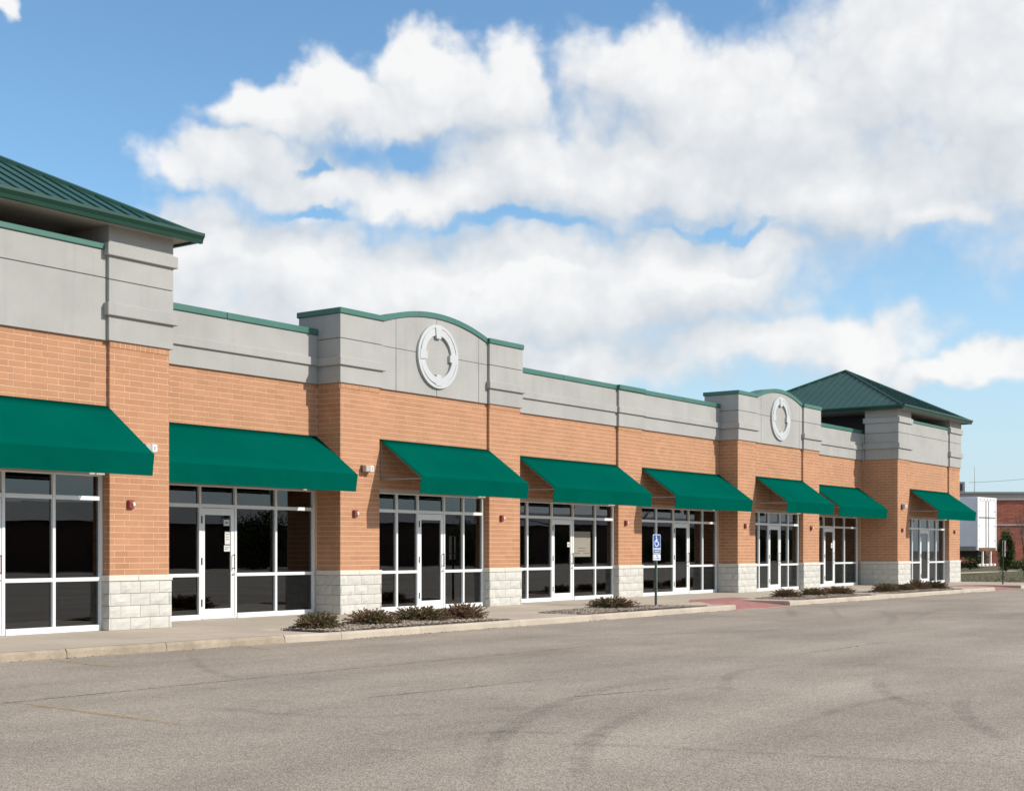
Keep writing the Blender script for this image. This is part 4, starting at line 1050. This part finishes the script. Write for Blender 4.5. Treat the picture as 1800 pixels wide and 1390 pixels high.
# brick building behind the trailer, facing back towards the lot
def far_building():
    u = Vector((s36, -c36, 0)); v = Vector((c36, s36, 0))     # along the wall, away from the lot
    r = empty('red_brick_building', (100, 25, 0), 'red brick building with beige fascia behind the trailer at the right edge', 'building')
    o = Vector((94.0, 36.0, 0)); L_ = 46; H_ = 5.80
    def slabp(nm, a0, a1, d0, d1, z0, z1, mat, par=r):
        m = MB(); p = [o+u*a0+v*d0, o+u*a1+v*d0, o+u*a1+v*d1, o+u*a0+v*d1]
        m.add([(q.x, q.y, z) for z in (z0, z1) for q in p], [(0, 1, 5, 4), (1, 2, 6, 5), (2, 3, 7, 6), (3, 0, 4, 7), (4, 5, 6, 7), (3, 2, 1, 0)])
        c_ = (p[0]+p[2])/2; return m.build(nm, mat, par, (c_.x, c_.y, (z0+z1)/2))
    slabp('wall', 0, L_, .02, 14, 0, H_-.5, 'farmortar')
    m = MB(); rnd = random.Random(3); H = .15; LB = .6
    for k in range(int((H_-.52)/H)):
        for j in range(int(L_/LB)):
            a0 = j*LB+(LB/2 if k % 2 else 0)+.015; a1 = min(L_, a0+LB-.03); z0 = k*H+.015; z1 = z0+H-.03
            p = [o+u*a0-v*.0, o+u*a1-v*.0, o+u*a1+v*.02, o+u*a0+v*.02]
            m.add([(q.x, q.y, z) for z in (z0, z1) for q in p], [(0, 1, 5, 4), (1, 2, 6, 5), (3, 0, 4, 7), (4, 5, 6, 7)], rnd.random())
    struct(m.build('brickwork', 'farbrick', r, (100, 25, 2), tone=True), 'stuff')
    slabp('string_course', -.05, L_+.05, -.06, .015, 3.28, 3.40, 'farbeige')
    slabp('fascia', -.1, L_+.1, -.12, 14.1, H_-.5, H_-.02, 'farbeige')
    slabp('roof_edge', -.2, L_+.2, -.25, 14.2, H_-.018, H_+.14, 'fargrey')
    hv = slabp('rooftop_unit', 21.6, 25.2, 1.2, 4.5, H_+.14, H_+1.0, 'fargrey')
    slabp('louvre', 24.2, 25.0, 1.16, 1.195, H_+.3, H_+.85, 'dark', hv)
    return o, u, v
o_, u_, v_ = far_building()
def at_px(px, dep, z=0):
    uu = (px-900)/FPX; return Vector((dep*(c36+uu*s36), dep*(s36-uu*c36)+CAMY, z))
# mast and wires
p = at_px(1713, 112); m = MB(); m.tube((p.x, p.y, 5.6), (p.x, p.y, 8.2), .035, .012, 6)
tag(m.build('antenna_mast', 'steel', None, (p.x, p.y, 5.6)), 'thin antenna mast rising above the red brick building roof', 'antenna')
def wire(a, b, sag, r, name, label, group=None):
    m = MB(); n = 24; pr = None
    for i in range(n+1):
        t = i/n; q = a.lerp(b, t); q = Vector((q.x, q.y, q.z-sag*4*t*(1-t)))
        if pr is not None: m.tube(pr, q, r, r, 4)
        pr = q
    return tag(m.build(name, 'wire', None, tuple((a+b)/2)), label, 'wire', group)
def utility_pole(x, y, h, label):
    r = empty('utility_pole', (x, y, -.3), label, 'pole', 'wooden utility poles')
    m = MB(); m.tube((x, y, -.3), (x, y, h), .16, .10, 10); m.build('shaft', 'wood', r, (x, y, 0))
    m = MB(); m.box(x-1.1, x+1.1, y-.06, y+.06, h-.75, h-.6); m.build('crossarm', 'wood', r, (x, y, h-.7))
    for dx in (-1, -.4, .4, 1):
        m = MB(); m.tube((x+dx, y, h-.6), (x+dx, y, h-.42), .035, .045, 8); m.build('insulator', 'lens', r, (x+dx, y, h-.5))
    return Vector((x, y, h-.5))
p1 = at_px(1703, 109, 6.72); p2 = at_px(1960, 120, 9.2); pe = utility_pole(p2.x, p2.y, 9.2, 'wooden utility pole beyond the right edge carrying the thin wire')
wire(p1, pe, .25, .018, 'overhead_wire', 'thin wire crossing the sky above the red brick building')
# evergreen shrub and bare sapling, other foliage
def foliage_mesh(seed, rx, ry, h, n, leaf, base=.1, clumps=26, mat='evergreen'):
    rnd = random.Random(seed); mb = MB(); cl = []
    for i in range(clumps):
        while True:
            q = Vector((rnd.uniform(-1, 1), rnd.uniform(-1, 1), rnd.uniform(-1, 1)))
            if .35 < q.length < .92: break
        cl.append((Vector((q.x*rx, q.y*ry, base+h/2+q.z*h/2)), rnd.uniform(.22, .42), rnd.uniform(.2, .8)))
    for i in range(n):
        c_, s, t = rnd.choice(cl); p = c_+Vector((rnd.gauss(0, s*rx*.55), rnd.gauss(0, s*ry*.55), rnd.gauss(0, s*h*.28)))
        p.z = max(p.z, .05); a = Vector((rnd.gauss(0, 1), rnd.gauss(0, 1), rnd.gauss(0, 1))).normalized(); b = a.orthogonal().normalized()
        l = leaf*rnd.uniform(.6, 1.4)
        mb.add([p-a*l, p+b*l*.5, p+a*l, p-b*l*.5], [(0, 1, 2, 3)], min(1, max(0, t+rnd.uniform(-.2, .2))))
    return mb.mesh(mat, tone=True, fix=False)
def bush(p, me, th, label, cat='shrub', group=None, name='evergreen_shrub', s=1, trunk_h=.8, rz=0):
    r = empty(name, tuple(p), label, cat, group)
    link('crown', me, None, r, tuple(p))
    m = MB(); m.tube((0, 0, -.05), (0, 0, trunk_h), th, th*.6, 8); link('trunk', m.mesh('bark'), None, r, tuple(p))
    r.scale = (s, s, s); r.rotation_euler = (0, 0, rz)
bush(at_px(1768, 84, .1), foliage_mesh(11, .46, .46, 2.3, 7000, .06, base=.0, clumps=46), .08, 'rounded dark evergreen shrub right of the white trailer')
bush(at_px(1705, 92, .1), foliage_mesh(12, 1.6, 1.2, 1.3, 3000, .07, base=0), .06, 'low dark shrub in the shade under the trailer')
bush(at_px(1798, 88, .1), foliage_mesh(13, 1.2, 1.0, .75, 2200, .06, base=0), .05, 'low brown-green shrub at the right edge before the brick building')
def bare_tree(p, h, seed, label, group='bare trees', r0=None, spread=.6, depth=5):
    rnd = random.Random(seed); tr = MB(); br = MB()
    def grow(a, d, l, r, k):
        b = a+d*l; (tr if k == 0 else br).tube(a, b, r, r*.68, 6 if k < 2 else 3)
        if k >= depth: return
        for i in range(2 if k == 0 else rnd.choice((2, 3))):
            dd = (d+Vector((rnd.gauss(0, spread), rnd.gauss(0, spread), rnd.uniform(-.05, .45)))).normalized()
            grow(a.lerp(b, rnd.uniform(.6, 1)), dd, l*rnd.uniform(.58, .85), r*.62, k+1)
    grow(Vector((0, 0, -.1)), Vector((0, 0, 1)), h*.32, r0 or h*.018, 0)
    rt = empty('bare_tree', tuple(p), label, 'tree', group)
    link('trunk', tr.mesh('bark'), None, rt, tuple(p)); link('branches', br.mesh('bark'), None, rt, tuple(p)); return rt
bare_tree(at_px(1801, 70, .0), 5.2, 4, 'slender bare sapling at the right edge of the photo', spread=.35, r0=.05)

# ------------------------------------------------------------------ across the lot: what the shop windows mirror
ORD = ['first', 'second', 'third', 'fourth', 'fifth', 'sixth', 'seventh', 'eighth', 'ninth', 'tenth', 'eleventh', 'twelfth', 'thirteenth']
hed = [foliage_mesh(21, 3.2, 2.2, 3.6, 7000, .12, clumps=40), foliage_mesh(22, 2.6, 2.0, 4.6, 7000, .12, clumps=40)]
rnd = random.Random(9)
for i in range(13):
    x = 37+i*12.5+rnd.uniform(-3, 3)
    bush((x, -58+rnd.uniform(-3, 3), -.2), hed[i % 2], .2, ORD[i]+' dark leafy tree across the lot from the left, mirrored in shop windows', 'tree', 'trees across the lot', 'leafy_tree', s=rnd.uniform(.8, 1.1), trunk_h=2, rz=rnd.uniform(0, 6))
for i, (x, y, h) in enumerate([(52, -44, 8), (73, -47, 9), (92, -50, 8), (118, -50, 9), (150, -52, 9)]):
    bare_tree(Vector((x, y, -.15)), h, 30+i, ORD[i]+' bare tree from the left across the lot, mirrored in the shop windows', 'bare trees across the lot', depth=6)
def warehouse(x0, x1, y0, y1, h, label):
    r = empty('warehouse', ((x0+x1)/2, y1, 0), label, 'building', 'low buildings across the lot')
    box('wall', x0, x1, y0, y1, -.2, h, 'darkbrick', r)
    mb = MB(); ym = (y0+y1)/2; mb.prism([(y0-.5, h+.002), (y1+.5, h+.002), (ym, h+1.6)], x0-.4, x1+.4, 'x'); mb.build('roof', 'fargrey', r, ((x0+x1)/2, ym, h))
warehouse(36, 62, -78, -64, 3.4, 'long dark building with a low grey roof across the lot, nearer the left windows')
warehouse(64, 94, -80, -68, 3.6, 'added brown building with a low grey roof across the lot, between the other two')  # unseen filler building, added to darken the mirrored skyline
warehouse(130, 215, -84, -68, 4.4, 'longest added brown building across the lot, mirrored in the far shop windows')  # added out of view, keeps low bright sky out of the far panes
warehouse(96, 128, -82, -66, 4.0, 'second dark building with a low grey roof across the lot, farther right')
pa = utility_pole(58, -38, 9.5, 'wooden utility pole across the lot mirrored in the nearer windows'); pb = utility_pole(104, -40, 9.5, 'wooden utility pole across the lot mirrored in the middle windows'); pc = utility_pole(160, -43, 9.5, 'wooden utility pole across the lot mirrored in the far windows')
for dz, l in ((0, 'upper'), (-1.3, 'lower')):
    wire(pa+Vector((0, 0, dz)), pb+Vector((0, 0, dz)), .9, .022, 'overhead_wire', l+' wire between the nearer and middle poles across the lot'); wire(pb+Vector((0, 0, dz)), pc+Vector((0, 0, dz)), .9, .022, 'overhead_wire', l+' wire between the middle and far poles across the lot')
for o in bpy.data.objects:
    if '_w' in o: del o['_w']
